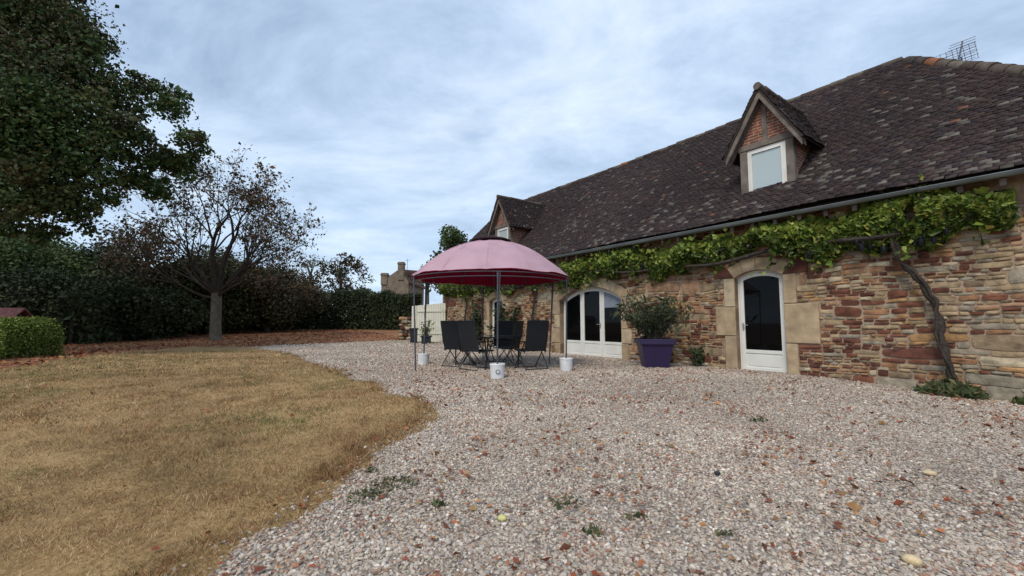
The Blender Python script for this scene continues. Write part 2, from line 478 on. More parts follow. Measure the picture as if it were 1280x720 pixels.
sets = [stones(0.9, 2.6, 4600, ico2(), 0.0088, g), stones(2.6, 6.0, 3300, ico(), 0.0098, g), stones(6.0, 10.5, 1500, ico(), 0.0122, g), stones(10.5, 18, 420, ico(), 0.018, g), stones(18, 25, 190, ico(), 0.025, g)]
VV = []; FF = []; CC = []; o_ = 0
for a, b, c in sets:
    VV.append(a); FF.append(b+o_); CC.append(c); o_ += len(a)
gr = np_mesh('gravel', np.concatenate(VV), np.concatenate(FF), M_stone, col=np.concatenate(CC), smooth=True)
tag(gr, 'loose pinkish grey gravel stones covering the yard', 'gravel', kind='stuff')
del VV, FF, CC, sets

# ---- dry grass blades
M_grass = attr_mat('grass_blade', 0.85, 0.15, nscale=2.0, namp=0.15, trans=0.25)
def blades(y0, y1, dens, h, w, g, poly_kind=1, green=0.0):
    xm = 1.22*y1+0.6
    n = int(dens*(y1-y0)*(xm+2.0))
    x = g.uniform(-xm, 2.0, n); y = g.uniform(y0, y1, n)
    nn = vnoise(x, y, 5.0, 3)*.6+vnoise(x, y, 14, 7)*.4
    k = (np.abs(x) < 1.22*y+.7) & (g.random(n) < 0.35+1.1*np.clip(nn-.25, 0, 1))
    x = x[k]; y = y[k]
    sp_ = .04+.14*(g.random(len(x)) < .35)
    k = kind_at(x+g.normal(0, 1, len(x))*sp_, y+g.normal(0, 1, len(x))*sp_) == poly_kind
    x = x[k]; y = y[k]; n = len(x)
    z = gz(x, y)
    edge = (kind_at(x+.35, y-.2) == 2)
    hh = h*np.exp(g.normal(0, .4, n))*(.5+1.1*vnoise(x, y, 3.1, 9))*(1+.7*edge)
    az = g.random(n)*2*math.pi; ln = g.uniform(.4, 1.5, n)*hh; la = g.random(n)*2*math.pi
    dxw = np.cos(az)*w; dyw = np.sin(az)*w
    tx = np.cos(la)*ln; ty = np.sin(la)*ln
    A = np.stack([x-dxw, y-dyw, z-.003], -1); B = np.stack([x+dxw, y+dyw, z-.003], -1)
    C_ = np.stack([x+tx, y+ty, z+hh], -1)
    P = np.stack([A, B, C_], 1).reshape(-1, 3)
    pal = np.array([(.50, .345, .18), (.37, .225, .115), (.66, .49, .30), (.22, .12, .06), (.19, .16, .065), (.12, .155, .05)])
    gn = vnoise(x, y, .55, 12)*.55+vnoise(x, y, 2.2, 13)*.45
    pr = g.random(n)
    ci = np.where(pr < .34, 0, np.where(pr < .6, 1, np.where(pr < .76, 2, np.where(pr < .9, 3, 4))))
    gr_ = g.random(n) < np.clip((gn-.42)*3.0, 0, .85)+.06*(x < -5)+edge*.18+green
    ci = np.where(gr_, np.where(g.random(n) < .5, 4, 5), ci)
    br = (vnoise(x, y, 1.3, 15)*.5+vnoise(x, y, 4.3, 16)*.5)
    c = pal[ci]*g.uniform(.75, 1.2, (n, 1))*(.40+1.1*br)[:, None]
    rb = (edge & (g.random(n) < .3)) | (g.random(n) < np.clip((vnoise(x, y, 2.6, 18)*.6+vnoise(x, y, 7, 19)*.4-.5)*2.5, .04, .5))
    c[rb] = np.array((.20, .085, .04))
    return P, np.arange(3*n).reshape(-1, 3), np.repeat(c, 3, 0)
g = np.random.default_rng(21)
sets = [blades(0.8, 2.8, 14000, .019, .0016, g), blades(2.8, 5.0, 7000, .021, .0023, g), blades(5.0, 9.0, 2800, .024, .0036, g), blades(9, 16, 520, .028, .008, g)]
VV = []; FF = []; CC = []; o_ = 0
for a, b, c in sets:
    VV.append(a); FF.append(b+o_); CC.append(c); o_ += len(a)
go = np_mesh('grass', np.concatenate(VV), np.concatenate(FF), M_grass, col=np.concatenate(CC))
tag(go, 'short parched yellow grass of the lawn beside the gravel', 'grass', kind='stuff')

# ---------------------------------------------------------------- leaves
def leaves_mesh(P, size, g, elong=1.5, col=None, flat=None, fold=.25):
    """P (n,3) centres -> folded diamond leaves"""
    n = len(P)
    s = size*np.exp(g.normal(0, .3, n))
    d1 = g.normal(0, 1, (n, 3))
    if flat is not None: d1[:, 2] *= flat
    d1 /= np.linalg.norm(d1, axis=1, keepdims=True)
    d2 = g.normal(0, 1, (n, 3))
    if flat is not None: d2[:, 2] *= flat
    d2 -= (d2*d1).sum(1, keepdims=True)*d1
    d2 /= np.linalg.norm(d2, axis=1, keepdims=True)
    d3 = np.cross(d1, d2)
    a = P-d1*(s*elong/2)[:, None]; b = P+d1*(s*elong/2)[:, None]
    m = P+d3*(s*fold)[:, None]
    l = m+d2*(s/2)[:, None]; r = m-d2*(s/2)[:, None]
    V = np.stack([a, l, b, r], 1).reshape(-1, 3)
    F0 = np.arange(4*n).reshape(-1, 4)
    tri = np.concatenate([F0[:, [0, 1, 2]], F0[:, [0, 2, 3]]])
    return V, tri, (np.repeat(col, 4, 0) if col is not None else None)

M_leaf = attr_mat('leaf', 0.6, 0.3, nscale=1.5, namp=0.2, trans=0.22)
M_leafdark = attr_mat('leaf_dark', 0.65, 0.25, nscale=0.6, namp=0.3, trans=0.12)
M_bark = plain('bark', (.11, .095, .08), .95, .1, nscale=9, namp=.45, bump=.9, bscale=25)
M_barklight = plain('bark_lichen', (.17, .155, .12), .95, .1, nscale=5, namp=.5, bump=.9, bscale=22)

def clump_points(clumps, per, g, shell=.55):
    """clumps: (n,4) x,y,z,r -> points mostly in the outer part of each clump"""
    out_ = []; shade = []
    for (x, y, z, r) in clumps:
        m = max(8, int(per*r*r))
        d = g.normal(0, 1, (m, 3)); d /= np.linalg.norm(d, axis=1, keepdims=True)
        rr = r*(shell+(1-shell)*g.random(m)**.6)*(1+.2*g.normal(0, 1, m))
        q = d*rr[:, None]*np.array([1, 1, .78])
        out_.append(q+np.array([x, y, z])); shade.append(np.full(m, g.uniform(.0, 1)))
    return np.concatenate(out_), np.concatenate(shade)

def branch_tree(mb, p, d, length, r, depth, g, tips, spread=.55, up=.15, taper=.62, kids=(2, 4), nseg=4, wob=.12, minr=.008, sides=7):
    pts = [p.copy()]; rad = [r]; dd = d.normalized()
    cur = p.copy()
    for i in range(nseg):
        dd = (dd+Vector((g.normal(0, wob), g.normal(0, wob), g.normal(0, wob)+up*.25))).normalized()
        cur = cur+dd*(length/nseg)
        pts.append(cur.copy()); rad.append(max(minr, r*(1-(1-taper)*(i+1)/nseg)))
    mb.tube(pts, rad, sides if r > .03 else 4, cap=False)
    if depth == 0:
        tips.append((cur, dd)); tips.append((pts[-2], dd)); return
    n = int(g.integers(kids[0], kids[1]+1))
    for i in range(n):
        a = 2*math.pi*(i/n+g.random()*.4)
        o = dd.orthogonal().normalized(); o2 = dd.cross(o)
        off = (o*math.cos(a)+o2*math.sin(a))*spread*g.uniform(.6, 1.3)
        nd = (dd+off+Vector((0, 0, up))).normalized()
        st = pts[-1] if i < 2 else pts[-2]
        branch_tree(mb, st, nd, length*g.uniform(.62, .88), rad[-1]*g.uniform(.6, .85), depth-1, g, tips, spread, up, taper, kids, nseg, wob, minr, sides)
    if depth <= 2: tips.append((cur, dd))

def leafy_tree(name, label, cat, x, y, h, rw, seed, palette, leaf=.16, per=420, n_cl=34, trunk_r=.2, low=.12, group=None, cl_r=(.22, .38), mat=None, zbase=None, cz=.56, ez=.47, extra=None, shell=.5):
    g = np.random.default_rng(seed)
    zb = gzf(x, y) if zbase is None else zbase
    t = thing(name, label, cat, (x, y, zb), 0, group)
    mb = MB()
    mb.tube([(0, 0, -.1), (g.normal(0, .05), g.normal(0, .05), h*.2), (g.normal(0, .15), g.normal(0, .15), h*.5), (g.normal(0, .2), g.normal(0, .2), h*.8)], [trunk_r*1.25, trunk_r, trunk_r*.7, trunk_r*.25], 9)
    cl = []
    for i in range(n_cl):
        d = g.normal(0, 1, 3); d /= np.linalg.norm(d)
        q = g.random()**.42
        px_, py_, pz = d[0]*rw*q*.8, d[1]*rw*q*.8, h*cz+d[2]*h*ez*q*.85
        pz = max(pz, h*low)
        cl.append((px_, py_, pz, rw*g.uniform(*cl_r)))
        if i % 2 == 0:
            mb.tube([(0, 0, max(h*.12, pz-rw*.5)), (px_*.5, py_*.5, pz-rw*.18), (px_, py_, pz)], [trunk_r*.4, trunk_r*.22, .015], 5, cap=False)
    if extra: cl += extra
    mb.build('trunk', M_bark, t, smooth=True)
    P, sh = clump_points(cl, per, g, shell)
    n = len(P)
    pal = np.array(palette)
    base = pal[np.minimum((sh*len(pal)).astype(int), len(pal)-1)]
    alt = pal[g.integers(0, len(pal), n)]
    c = np.where(g.random((n, 1)) < .62, base, alt)*g.uniform(.7, 1.35, (n, 1))
    V, T, C_ = leaves_mesh(P, leaf, g, 1.5, c)
    np_mesh('crown', V, T, mat or M_leafdark, t, col=C_)
    return t

# big oak at the left, its trunk just outside the picture
OAK = [(.035, .065, .018), (.05, .085, .022), (.08, .10, .03), (.045, .07, .02), (.085, .08, .03)]
def sky_pt(px, py, Y):
    r = ray(px, py); k = Y/r.y
    return (r.x*k, Y, EYE+r.z*k)
ox, oy = -17.9, 13.6
ex = []
g = np.random.default_rng(5)
for px_, py_, yy, r in [(60, 30, 13, 1.5), (30, 90, 12.2, 1.7), (110, 95, 13.5, 1.1), (150, 115, 14, .95), (212, 135, 14.5, .75), (236, 175, 14.5, .62), (232, 215, 14.6, .5), (243, 195, 14.7, .35), (160, 165, 13.5, .8), (195, 195, 14.2, .7), (220, 205, 14.5, .6), (120, 175, 12.8, 1.1), (70, 180, 12, 1.5), (110, 225, 12.8, 1.0), (175, 225, 14, .6), (200, 235, 14.2, .5), (70, 250, 12.2, 1.0), (30, 240, 12, 1.3), (100, 265, 12.6, .6), (20, 285, 12.5, .6), (60, 290, 12.5, .45), (135, 250, 13, .35), (10, 150, 11.6, 1.5), (180, 105, 14.2, .5), (85, 60, 13.2, 1.0), (0, 20, 12.5, 1.6), (45, 130, 11.6, 1.3), (-60, 60, 12.5, 2), (-60, 180, 12.5, 2), (-110, 240, 13, 1.4), (150, 195, 14, .55), (15, -40, 13, 1.8), (-70, -60, 13.5, 2.2), (-160, 60, 14, 2.2), (-160, 180, 14, 2.0), (40, -10, 13, .9), (85, -30, 13.4, .6)]:
    x_, y_, z_ = sky_pt(px_, py_, yy)
    ex.append((x_-ox, y_-oy, z_-gzf(ox, oy), r*(.86 if r < 1.4 else 1)))
    for q in range(3):
        d = g.normal(0, 1, 3); d /= np.linalg.norm(d)
        ex.append((x_-ox+d[0]*r*.9, y_-oy+d[1]*r*.9, z_-gzf(ox, oy)+d[2]*r*.8, r*g.uniform(.28, .5)))
to = thing('oak_tree', 'huge dark green oak overhanging the left of the lawn', 'tree', (ox, oy, gzf(ox, oy)))
mb = MB()
mb.tube([(0, 0, -.2), (.05, 0, 1), (0, .1, 3.0), (.3, -.1, 5.0), (.5, 0, 8.0), (.6, .1, 11)], [.75, .55, .48, .42, .3, .1], 12)
for (x_, y_, z_, r) in ex:
    if r > .75: mb.tube([(.1, 0, max(2.6, z_*.55)), (x_*.45, y_*.45, z_*.85), (x_*.8, y_*.8, z_-.1), (x_, y_, z_)], [.2, .13, .06, .02], 6, cap=False)
mb.build('trunk', M_bark, to, smooth=True)
g = np.random.default_rng(6)
P, sh = clump_points(ex, 1450, g, .3)
n = len(P); pal = np.array(OAK)
c = np.where(g.random((n, 1)) < .6, pal[np.minimum((sh*4).astype(int), 3)], pal[g.integers(0, 5, n)])*g.uniform(.65, 1.35, (n, 1))
warm = (sh > .8)[:, None]
c = np.where(warm & (g.random((n, 1)) < .5), np.array((.085, .075, .032))*g.uniform(.7, 1.2, (n, 1)), c)
V, T, C_ = leaves_mesh(P, .078, g, 1.5, c)
np_mesh('crown', V, T, M_leafdark, to, col=C_)

# thin-leaved chestnut on the lawn edge
def chestnut():
    g = np.random.default_rng(19)
    x, y = gp(269, 425)
    s = y/20.0
    t = thing('chestnut_tree', 'sparse brown-leaved tree with a pale straight trunk on the lawn edge', 'tree', (x, y, gzf(x, y)))
    mb = MB()
    mb.cur = (.115, .10, .08)
    mb.tube([(0, 0, -.15), (0, 0, .12), (-.03, 0, .8), (-.05, .02, 1.7), (-.06, 0, 2.5)], [.33*s, .25*s, .225*s, .215*s, .21*s], 12)
    mb.cur = (.045, .036, .030)
    tips = []
    lim = [((-.06, 0, 2.35), (-1.0, .2, .55), 2.1, .085, 3), ((-.05, 0, 2.2), (-1.0, -.5, .12), 2.0, .07, 2), ((-.08, 0, 2.45), (-.28, .15, 1), 2.35, .14, 3), ((0, 0, 2.45), (.32, -.1, 1), 2.5, .15, 3), ((0, .05, 2.4), (.9, .35, .6), 2.0, .09, 3),
           ((-.03, -.05, 2.5), (.02, -.15, 1), 2.6, .10, 3), ((0, 0, 2.3), (1.0, -.4, .28), 1.9, .07, 2), ((-.03, .05, 2.4), (-.6, -.3, .9), 2.2, .09, 3), ((0, .05, 2.4), (.5, .5, .9), 2.3, .09, 3), ((0, 0, 2.45), (-.3, -.9, .6), 2.0, .08, 2), ((0, 0, 2.35), (-.2, .95, .6), 2.0, .08, 2), ((0, 0, 2.4), (1, .1, .42), 2.1, .07, 2), ((-.05, 0, 2.35), (-.9, .3, .3), 2.2, .07, 2), ((0, 0, 2.4), (.8, -.6, .5), 2.1, .07, 2)]
    for p0, d0, L, r0, dep in lim:
        branch_tree(mb, Vector(p0), Vector(d0), L*s*.93, r0*s, dep+1, g, tips, spread=.54, up=.16, taper=.64, kids=(2, 4), nseg=4, wob=.12, minr=.006)
    mb.build('trunk', attr_mat('chestnut_bark', .95, .1, nscale=6, namp=.4, bump=.8, bscale=22), t, smooth=True)
    pts = []
    for p, d in tips:
        m = int(g.integers(2, 11)) if g.random() < .7 else 0
        q = g.normal(0, .14, (m, 3)); q[:, 2] -= .05
        pts.append(np.array(p)+q)
    P = np.concatenate(pts); n = len(P)
    pal = np.array([(.11, .07, .04), (.08, .06, .035), (.15, .075, .04), (.07, .08, .03), (.05, .04, .03)])
    c = pal[g.integers(0, 5, n)]*g.uniform(.7, 1.3, (n, 1))
    V, T, C_ = leaves_mesh(P, .085, g, 1.7, c)
    np_mesh('crown', V, T, M_leafdark, t, col=C_)
    return t
chestnut()

DARK = [(.022, .036, .014), (.035, .05, .02), (.05, .062, .024), (.03, .034, .018)]
OLIVE = [(.06, .06, .025), (.045, .055, .022), (.085, .07, .03), (.04, .045, .02)]
BROWN = [(.07, .055, .03), (.05, .045, .025), (.10, .065, .035), (.045, .05, .022)]
GRN = [(.05, .085, .025), (.07, .10, .03), (.04, .065, .02), (.09, .11, .035)]
def bt(name, label, px_, Y, topy, wpx, seed, pal, **kw):
    x = (px_-640)/F*Y
    zb = gzf(x, Y)
    top = EYE+(403-topy)/F*Y
    return leafy_tree(name, label, 'tree', x, Y, top-zb, wpx/2/F*Y, seed, pal, **kw)
bk = dict(group='trees closing off the garden behind the lawn', leaf=.10, per=680, n_cl=46, low=.08, cl_r=(.26, .42))
bt('broadleaf_tree', 'bright green rounded tree at the far left edge, behind the clipped box hedges', 5, 24, 300, 210, 31, GRN, **bk)
bt('broadleaf_tree', 'dark green tree under the oak, between the green edge tree and the brownish tree', 105, 27, 306, 170, 32, DARK, **bk)
bt('broadleaf_tree', 'brownish tree left of the sparse chestnut, reaching up to its lowest limbs', 180, 25, 268, 120, 33, BROWN, **dict(bk, per=120))
bt('broadleaf_tree', 'olive brown bushy tree directly behind the chestnut trunk', 262, 29, 318, 150, 34, OLIVE, **bk)
bt('broadleaf_tree', 'low dark tree between the chestnut trunk and the thin grey-leaved tree', 335, 31, 340, 130, 35, BROWN, **bk)
bt('broadleaf_tree', 'low dark green thicket tree rising just above the hedge left of the sparse tree', 60, 22, 345, 170, 36, DARK, **bk)
bt('broadleaf_tree', 'low shadowed tree in front of the brownish one, its foliage reaching the ground', 165, 23.5, 352, 150, 37, DARK, **bk)
bt('thin_tree', 'thin wispy tree with sparse grey-brown leaves above the hedge, right of the chestnut', 425, 40, 306, 80, 41, BROWN, leaf=.14, per=150, n_cl=34, low=.35, cl_r=(.18, .32), group='trees closing off the garden behind the lawn')
bt('thin_tree', 'pale wispy feathery tree just right of the chestnut crown', 388, 42, 310, 55, 42, [(.10, .12, .08), (.08, .10, .07), (.13, .14, .1)], leaf=.12, per=90, n_cl=30, low=.35, cl_r=(.2, .34), group='trees closing off the garden behind the lawn')
bt('broadleaf_tree', 'green tree rising behind the pink gazebo canopy', 568, 34, 276, 84, 43, GRN, leaf=.14, per=300, n_cl=44, low=.4, cl_r=(.22, .36), group='trees closing off the garden behind the lawn')
bt('sapling', 'small green treetop showing between the far chimney house and the gazebo', 533, 38, 320, 22, 44, DARK, leaf=.15, per=170, n_cl=12, low=.5, cl_r=(.25, .4), group='trees closing off the garden behind the lawn')

# hedges
def hedge(name, label, pts, hgt, wid, seed, pal, leaf=.11, per=1.0, group=None, dens=420, rag=.12):
    g = np.random.default_rng(seed)
    x0, y0 = pts[0]
    zb = gzf(x0, y0)
    t = thing(name, label, 'hedge', (x0, y0, zb), 0, group)
    mb = MB(); P = []
    for i in range(len(pts)-1):
        a = np.array(pts[i]); b = np.array(pts[i+1]); L = np.linalg.norm(b-a); u = (b-a)/L; nrm = np.array([-u[1], u[0]])
        m = int(L*dens*(hgt*2+wid)/2)
        s = g.random(m)*L; face = g.random(m)*(2*hgt+wid)
        lump = .5+vnoise(s*.9+i*7, face*.0, 1.3, seed)*1.0
        hh = hgt*(1-rag+rag*2*(lump-.9))
        if rag < .1: hh = hh*(1-.5*np.clip((np.abs(2*s/L-1)-.5)/.5, 0, 1)**3)*(1-.06*g.random(m))
        off = np.where(face < hgt, -wid/2, np.where(face < 2*hgt, wid/2, (face-2*hgt)-wid/2))
        z = np.where(face < hgt, face/hgt*hh, np.where(face < 2*hgt, (face-hgt)/hgt*hh, hh))
        off = off*(1-.22*np.clip(z/hgt-.7, 0, 1)/.3)+g.normal(0, .06+.1*wid*.3, m)*per
        z = z+g.normal(0, .05+.03*hgt, m)*per
        p = a[None]+u[None]*s[:, None]+nrm[None]*off[:, None]
        zz_ = gz(p[:, 0], p[:, 1])+np.maximum(z, .02)
        P.append(np.stack([p[:, 0]-x0, p[:, 1]-y0, zz_-zb], -1))
        k = int(L/1.0)+2
        for q in range(k):
            c_ = a+u*L*(q+.5)/k
            zc = gzf(*c_)-zb
            for w_ in range(3):
                mb.tube([(c_[0]-x0+g.normal(0, .05), c_[1]-y0, zc-.05), (c_[0]-x0+g.normal(0, .06), c_[1]-y0+g.normal(0, .06), zc+hgt*.5), (c_[0]-x0+g.normal(0, .1), c_[1]-y0+g.normal(0, .1), zc+hgt*.72)], [.035, .02, .008], 5, cap=False)
    # inner mass of twigs and leaves so that nothing shows through
    for i in range(len(pts)-1):
        a = np.array(pts[i]); b = np.array(pts[i+1]); L = np.linalg.norm(b-a); u = (b-a)/L; nrm = np.array([-u[1], u[0]])
        m = int(L*dens*.9*hgt)
        s = g.random(m)*L; off = g.uniform(-wid*.36, wid*.36, m); z = g.uniform(.02, hgt*.9, m)
        p = a[None]+u[None]*s[:, None]+nrm[None]*off[:, None]
        P.append(np.stack([p[:, 0]-x0, p[:, 1]-y0, gz(p[:, 0], p[:, 1])+z-zb], -1))
    mb.build('stems', M_bark, t)
    P = np.concatenate(P); n = len(P); pal = np.array(pal)
    c = pal[g.integers(0, len(pal), n)]*g.uniform(.7, 1.3, (n, 1))*(.8+.5*vnoise(P[:, 0], P[:, 2], 1.5, 3))[:, None]
    V, T, C_ = leaves_mesh(P, leaf, g, 1.4, c)
    np_mesh('foliage', V, T, M_leafdark, t, col=C_)
    return t
def hp(px_, Y): return ((px_-640)/F*Y, Y)
hedge('hedge', 'long tall dark hedge across the back of the garden, from the chestnut to the house', [hp(255, 33), hp(330, 34.5), hp(430, 35.5), hp(522, 34)], 3.1, 1.6, 51, DARK, leaf=.10, dens=640)
hedge('hedge', 'dark overgrown hedge at the lower left, between the clipped box hedges and the chestnut', [hp(85, 19.5), hp(140, 22.5), hp(200, 27), hp(262, 32)], 2.3, 1.6, 52, DARK+OLIVE[:1], leaf=.11, dens=360, rag=.2)
BOX = [(.10, .15, .025), (.15, .20, .035), (.06, .09, .02), (.20, .24, .05)]
hedge('box_hedge', 'larger clipped box hedge with rounded end at the left of the lawn', [(-16.0, 13.4), (-14.25, 13.0)], 1.18, 1.3, 53, BOX, leaf=.035, dens=5200, per=.5, rag=.05)
hedge('box_hedge', 'smaller bright clipped box bush cut by the left photo edge', [(-14.9, 11.5), (-13.95, 11.3)], .85, .8, 54, BOX, leaf=.035, dens=5200, per=.5, rag=.05)

# ================================================================ the farmhouse
# local frame: x runs along the courtyard wall towards the viewer's right, y goes into the house
HX, HY = 5.4, 9.45
TH = math.atan2(-.811, .585)
HOUSE = Matrix.Translation((HX, HY, 0)) @ Matrix.Rotation(TH, 4, 'Z')
def hw(s, w, z=0.0):
    return HOUSE @ Vector((s, w, z))
house = thing('stone_farmhouse', 'long stone farmhouse with steep brown tiled roof and two brick gabled dormers', 'house', (HX, HY, 0), TH)

S0, S1 = -15.2, 5.65           # wall ends
EAVE_Z, EAVE_W = 3.25, -0.35
RIDGE_W, RIDGE_Z = 3.75, 7.35
HIP_R = 1.88                   # ridge end (x local), hip falls to the corner
HIP_E = 6.0
DW = 7.3                       # depth of the house
M_mortar = plain('lime_mortar', (.36, .26, .185), .95, .1, nscale=2.2, namp=.35, bump=.8, bscale=45)
M_stonew = attr_mat('rubble_stone', .92, .12, nscale=7, namp=.5, bump=.9, bscale=30)
M_ash = attr_mat('dressed_stone', .9, .12, nscale=5, namp=.3, bump=.6, bscale=35)
M_timber = plain('weathered_timber', (.165, .138, .118), .85, .15, nscale=5, namp=.4, bump=.6, bscale=40)
M_white = plain('white_joinery', (.72, .71, .66), .45, .4, nscale=3, namp=.08)
M_zinc = plain('zinc', (.17, .19, .19), .5, .5, metal=.3, nscale=3, namp=.25)
M_handle = plain('brushed_metal', (.5, .5, .5), .3, .5, metal=.9, namp=.05)
def glass_mat(name, c, rough=.03, spec=.5):
    m, t, b = nodes_mat(name, rough, spec)
    b.inputs['Base Color'].default_value = (*c, 1)
    return m
M_glass = glass_mat('dark_room_glass', (.003, .0035, .004), .03, .13)  # opaque panes, darkness of the rooms behind put into the near-black colour
M_glass2 = glass_mat('painted_sky_glass', (.42, .50, .50), .06, 1.0)  # pale teal base colour paints the sky reflection onto the dormer panes
M_blind = plain('grey_blind', (.24, .27, .33), .8, .2, namp=.06)

def arc_z(x, c, hw_, spring, rise):
    """height of a segmental arch over x"""
    if rise <= 0: return spring
    R = (hw_**2+rise**2)/(2*rise)
    d = R*R-(x-c)**2
    return spring+rise-R+math.sqrt(max(d, 0))

OPEN = [  # centre, half width, z bottom, spring, rise
    dict(c=0.0, hw=.51, z0=-.06, sp=2.06, rise=.15, ring=.26),
    dict(c=-5.12, hw=1.32, z0=-.06, sp=1.78, rise=.40, ring=.28),
    dict(c=-10.36, hw=.48, z0=-.02, sp=1.92, rise=.15, ring=.25),
]
# backing wall with the openings left out
mb = MB()
xs = [S0]
for o in sorted(OPEN, key=lambda q: q['c']): xs += [o['c']-o['hw'], o['c']+o['hw']]
xs.append(S1)
WT = 3.62
for i in range(0, len(xs), 2): mb.box(xs[i], xs[i+1], 0, .5, -.9, WT)
for o in OPEN:
    mb.box(o['c']-o['hw'], o['c']+o['hw'], 0, .5, o['sp']+o['rise']+.002, WT)
    mb.box(o['c']-o['hw'], o['c']+o['hw'], 0.0, .5, -.9, o['z0']-.02)
mb.box(S0, S0+.5, .5, DW-.5, -.9, WT); mb.box(S1-.5, S1, .5, DW-.5, -.9, WT); mb.box(S0, S1, DW-.5, DW, -.9, WT)
# gable triangle on the far end
mb2 = MB()
gab = [(0.02, WT), (DW-.02, WT), (RIDGE_W, RIDGE_Z-.12)]
Mg = Matrix(((0, 1, 0, 0), (1, 0, 0, 0), (0, 0, 1, 0), (0, 0, 0, 1)))
mb.prism(gab, S0+.01, S0+.4, Mg)
wall = mb.build('wall', M_mortar, house)

# ---- rubble stones of the courtyard wall
gs = np.random.default_rng(77)
cells = []
def in_open(x0, x1, z0, z1):
    for o in OPEN:
        m = 0.04
        l, r = o['c']-o['hw'], o['c']+o['hw']
        if x1 > l-.01 and x0 < r+.01:
            zt = o['sp']+o['rise']+o['ring']*.75
            if z0 < zt and z1 > o['z0']-.05: return o
    return None
blocks = []            # dressed jamb blocks (x0,x1,z0,z1,colour)
TAN = [(.40, .30, .19), (.36, .27, .175), (.44, .35, .235), (.33, .25, .17)]
def jambs(o, widths, heights, seed, side):
    r = random.Random(seed); z = o['z0']
    for wd, h in zip(widths, heights):
        z1 = min(z+h, o['sp']+.0)
        if z1-z < .05: break
        if side < 0: blocks.append((o['c']-o['hw']-wd, o['c']-o['hw']+.0, z+.006, z1-.006, r.choice(TAN)))
        else: blocks.append((o['c']+o['hw'], o['c']+o['hw']+wd, z+.006, z1-.006, r.choice(TAN)))
        z = z1
jambs(OPEN[0], [.26, .46, .24], [.80, .66, .8], 1, -1)
jambs(OPEN[0], [.22, .62, .24], [.68, .82, .8], 2, 1)
jambs(OPEN[1], [.24, .42, .26, .4], [.42, .5, .46, .5], 3, -1)
jambs(OPEN[1], [.24, .36, .22, .34], [.5, .42, .5, .5], 4, 1)
jambs(OPEN[2], [.22, .38, .22], [.6, .6, .9], 5, -1)
jambs(OPEN[2], [.22, .36, .22], [.7, .5, .9], 6, 1)
# quoins at the near corner
z = -.5; k = 0
for h, wd in [(.62, .95), (.36, 1.25), (.30, .9), (.5, 1.35), (.34, 1.0), (.42, 1.5), (.5, 1.05), (.36, 1.4), (.4, 1.0), (.3, 1.3)]:
    if z > 3.4: break
    colr = (.42, .30, .21) if k < 2 else random.choice([(.33, .30, .255), (.37, .34, .29), (.30, .27, .23)])
    blocks.append((S1-wd, S1, z+.008, min(z+h, 3.55)-.008, colr)); z += h; k += 1
EXC = [(b[0], b[1], b[2], b[3]) for b in blocks]
def rec(x0, x1, z0, z1, big):
    w_, h_ = x1-x0, z1-z0
    if x0 > 3.0 and h_ > .15 and h_ < .46 and w_ < 1.25 and gs.random() < .66:
        cells.append((x0, x1, z0, z1)); return
    if h_ > .30*big or (h_ > .105 and gs.random() < .72):
        s_ = gs.uniform(.35, .65); zc = z0+h_*s_
        if zc-z0 > .038 and z1-zc > .038:
            rec(x0, x1, z0, zc, big); rec(x0, x1, zc, z1, big); return
    mw = max(.16, h_*gs.uniform(1.6, 4.6))
    if w_ > mw*1.35:
        s_ = gs.uniform(.35, .65); xc = x0+w_*s_
        rec(x0, xc, z0, z1, big); rec(xc, x1, z0, z1, big); return
    cells.append((x0, x1, z0, z1))
z = -.55
while z < WT-.02:
    h = min(gs.uniform(.16, .42), WT-z)
    if WT-(z+h) < .08: h = WT-z
    x = S0
    while x < S1-.01:
        w_ = min(gs.uniform(.5, 1.5), S1-x)
        if S1-(x+w_) < .2: w_ = S1-x
        rec(x, x+w_, z, z+h, 1.0)
        x += w_
    z += h
# cut cells that run into dressed blocks or openings
fin = []
for (x0, x1, z0, z1) in cells:
    jx = gs.normal(0, .006, 4)
    x0 += abs(jx[0]); x1 -= abs(jx[1])
    parts_ = [(x0, x1)]
    rects = [(e[0], e[1]) for e in EXC if e[2] < z1-.015 and e[3] > z0+.015]
    for o in OPEN:
        l, r = o['c']-o['hw'], o['c']+o['hw']
        if z0 < o['sp']+o['rise'] and z1 > o['z0']: rects.append((l, r))
        # arch ring
        R_o = o['ring']+.01
        zc = (z0+z1)/2
        if z1 > o['sp']-.02 and z0 < o['sp']+o['rise']+R_o:
            for q in np.linspace(l-R_o*.9, r+R_o*.9, 30):
                zt = arc_z(min(max(q, l), r), o['c'], o['hw'], o['sp'], o['rise'])+R_o-(max(0, l-q, q-r)*.9)
                if zt > z0+.03: rects.append((q-.06, q+.06))
    for (l, r) in rects:
        np_ = []
        for (a, b) in parts_:
            if r <= a or l >= b: np_.append((a, b)); continue
            if l-a > .05: np_.append((a, l-.008))
            if b-r > .05: np_.append((r+.008, b))
        parts_ = np_
    for a, b in parts_:
        if b-a > .05: fin.append((a, b, z0, z1))
fin = np.array(fin)
nS = len(fin)
RC = np.array([(.32, .235, .14), (.37, .275, .17), (.25, .185, .115), (.29, .155, .085), (.17, .07, .045), (.12, .05, .036), (.37, .215, .10), (.43, .35, .24), (.28, .24, .18), (.33, .20, .12)])
RP = np.array([.19, .15, .12, .09, .10, .06, .08, .1, .06, .05])
cxs = (fin[:, 0]+fin[:, 1])/2; czs = (fin[:, 2]+fin[:, 3])/2
ci = gs.choice(len(RC), nS, p=RP/RP.sum())
redz = vnoise(cxs, czs*1.6, .8, 21)
r_ = (gs.random(nS) < np.where(redz > .6, .34, .05)+np.where(czs < .9, .12, 0)); ci[r_] = gs.choice([3, 4, 4, 5, 9], r_.sum())
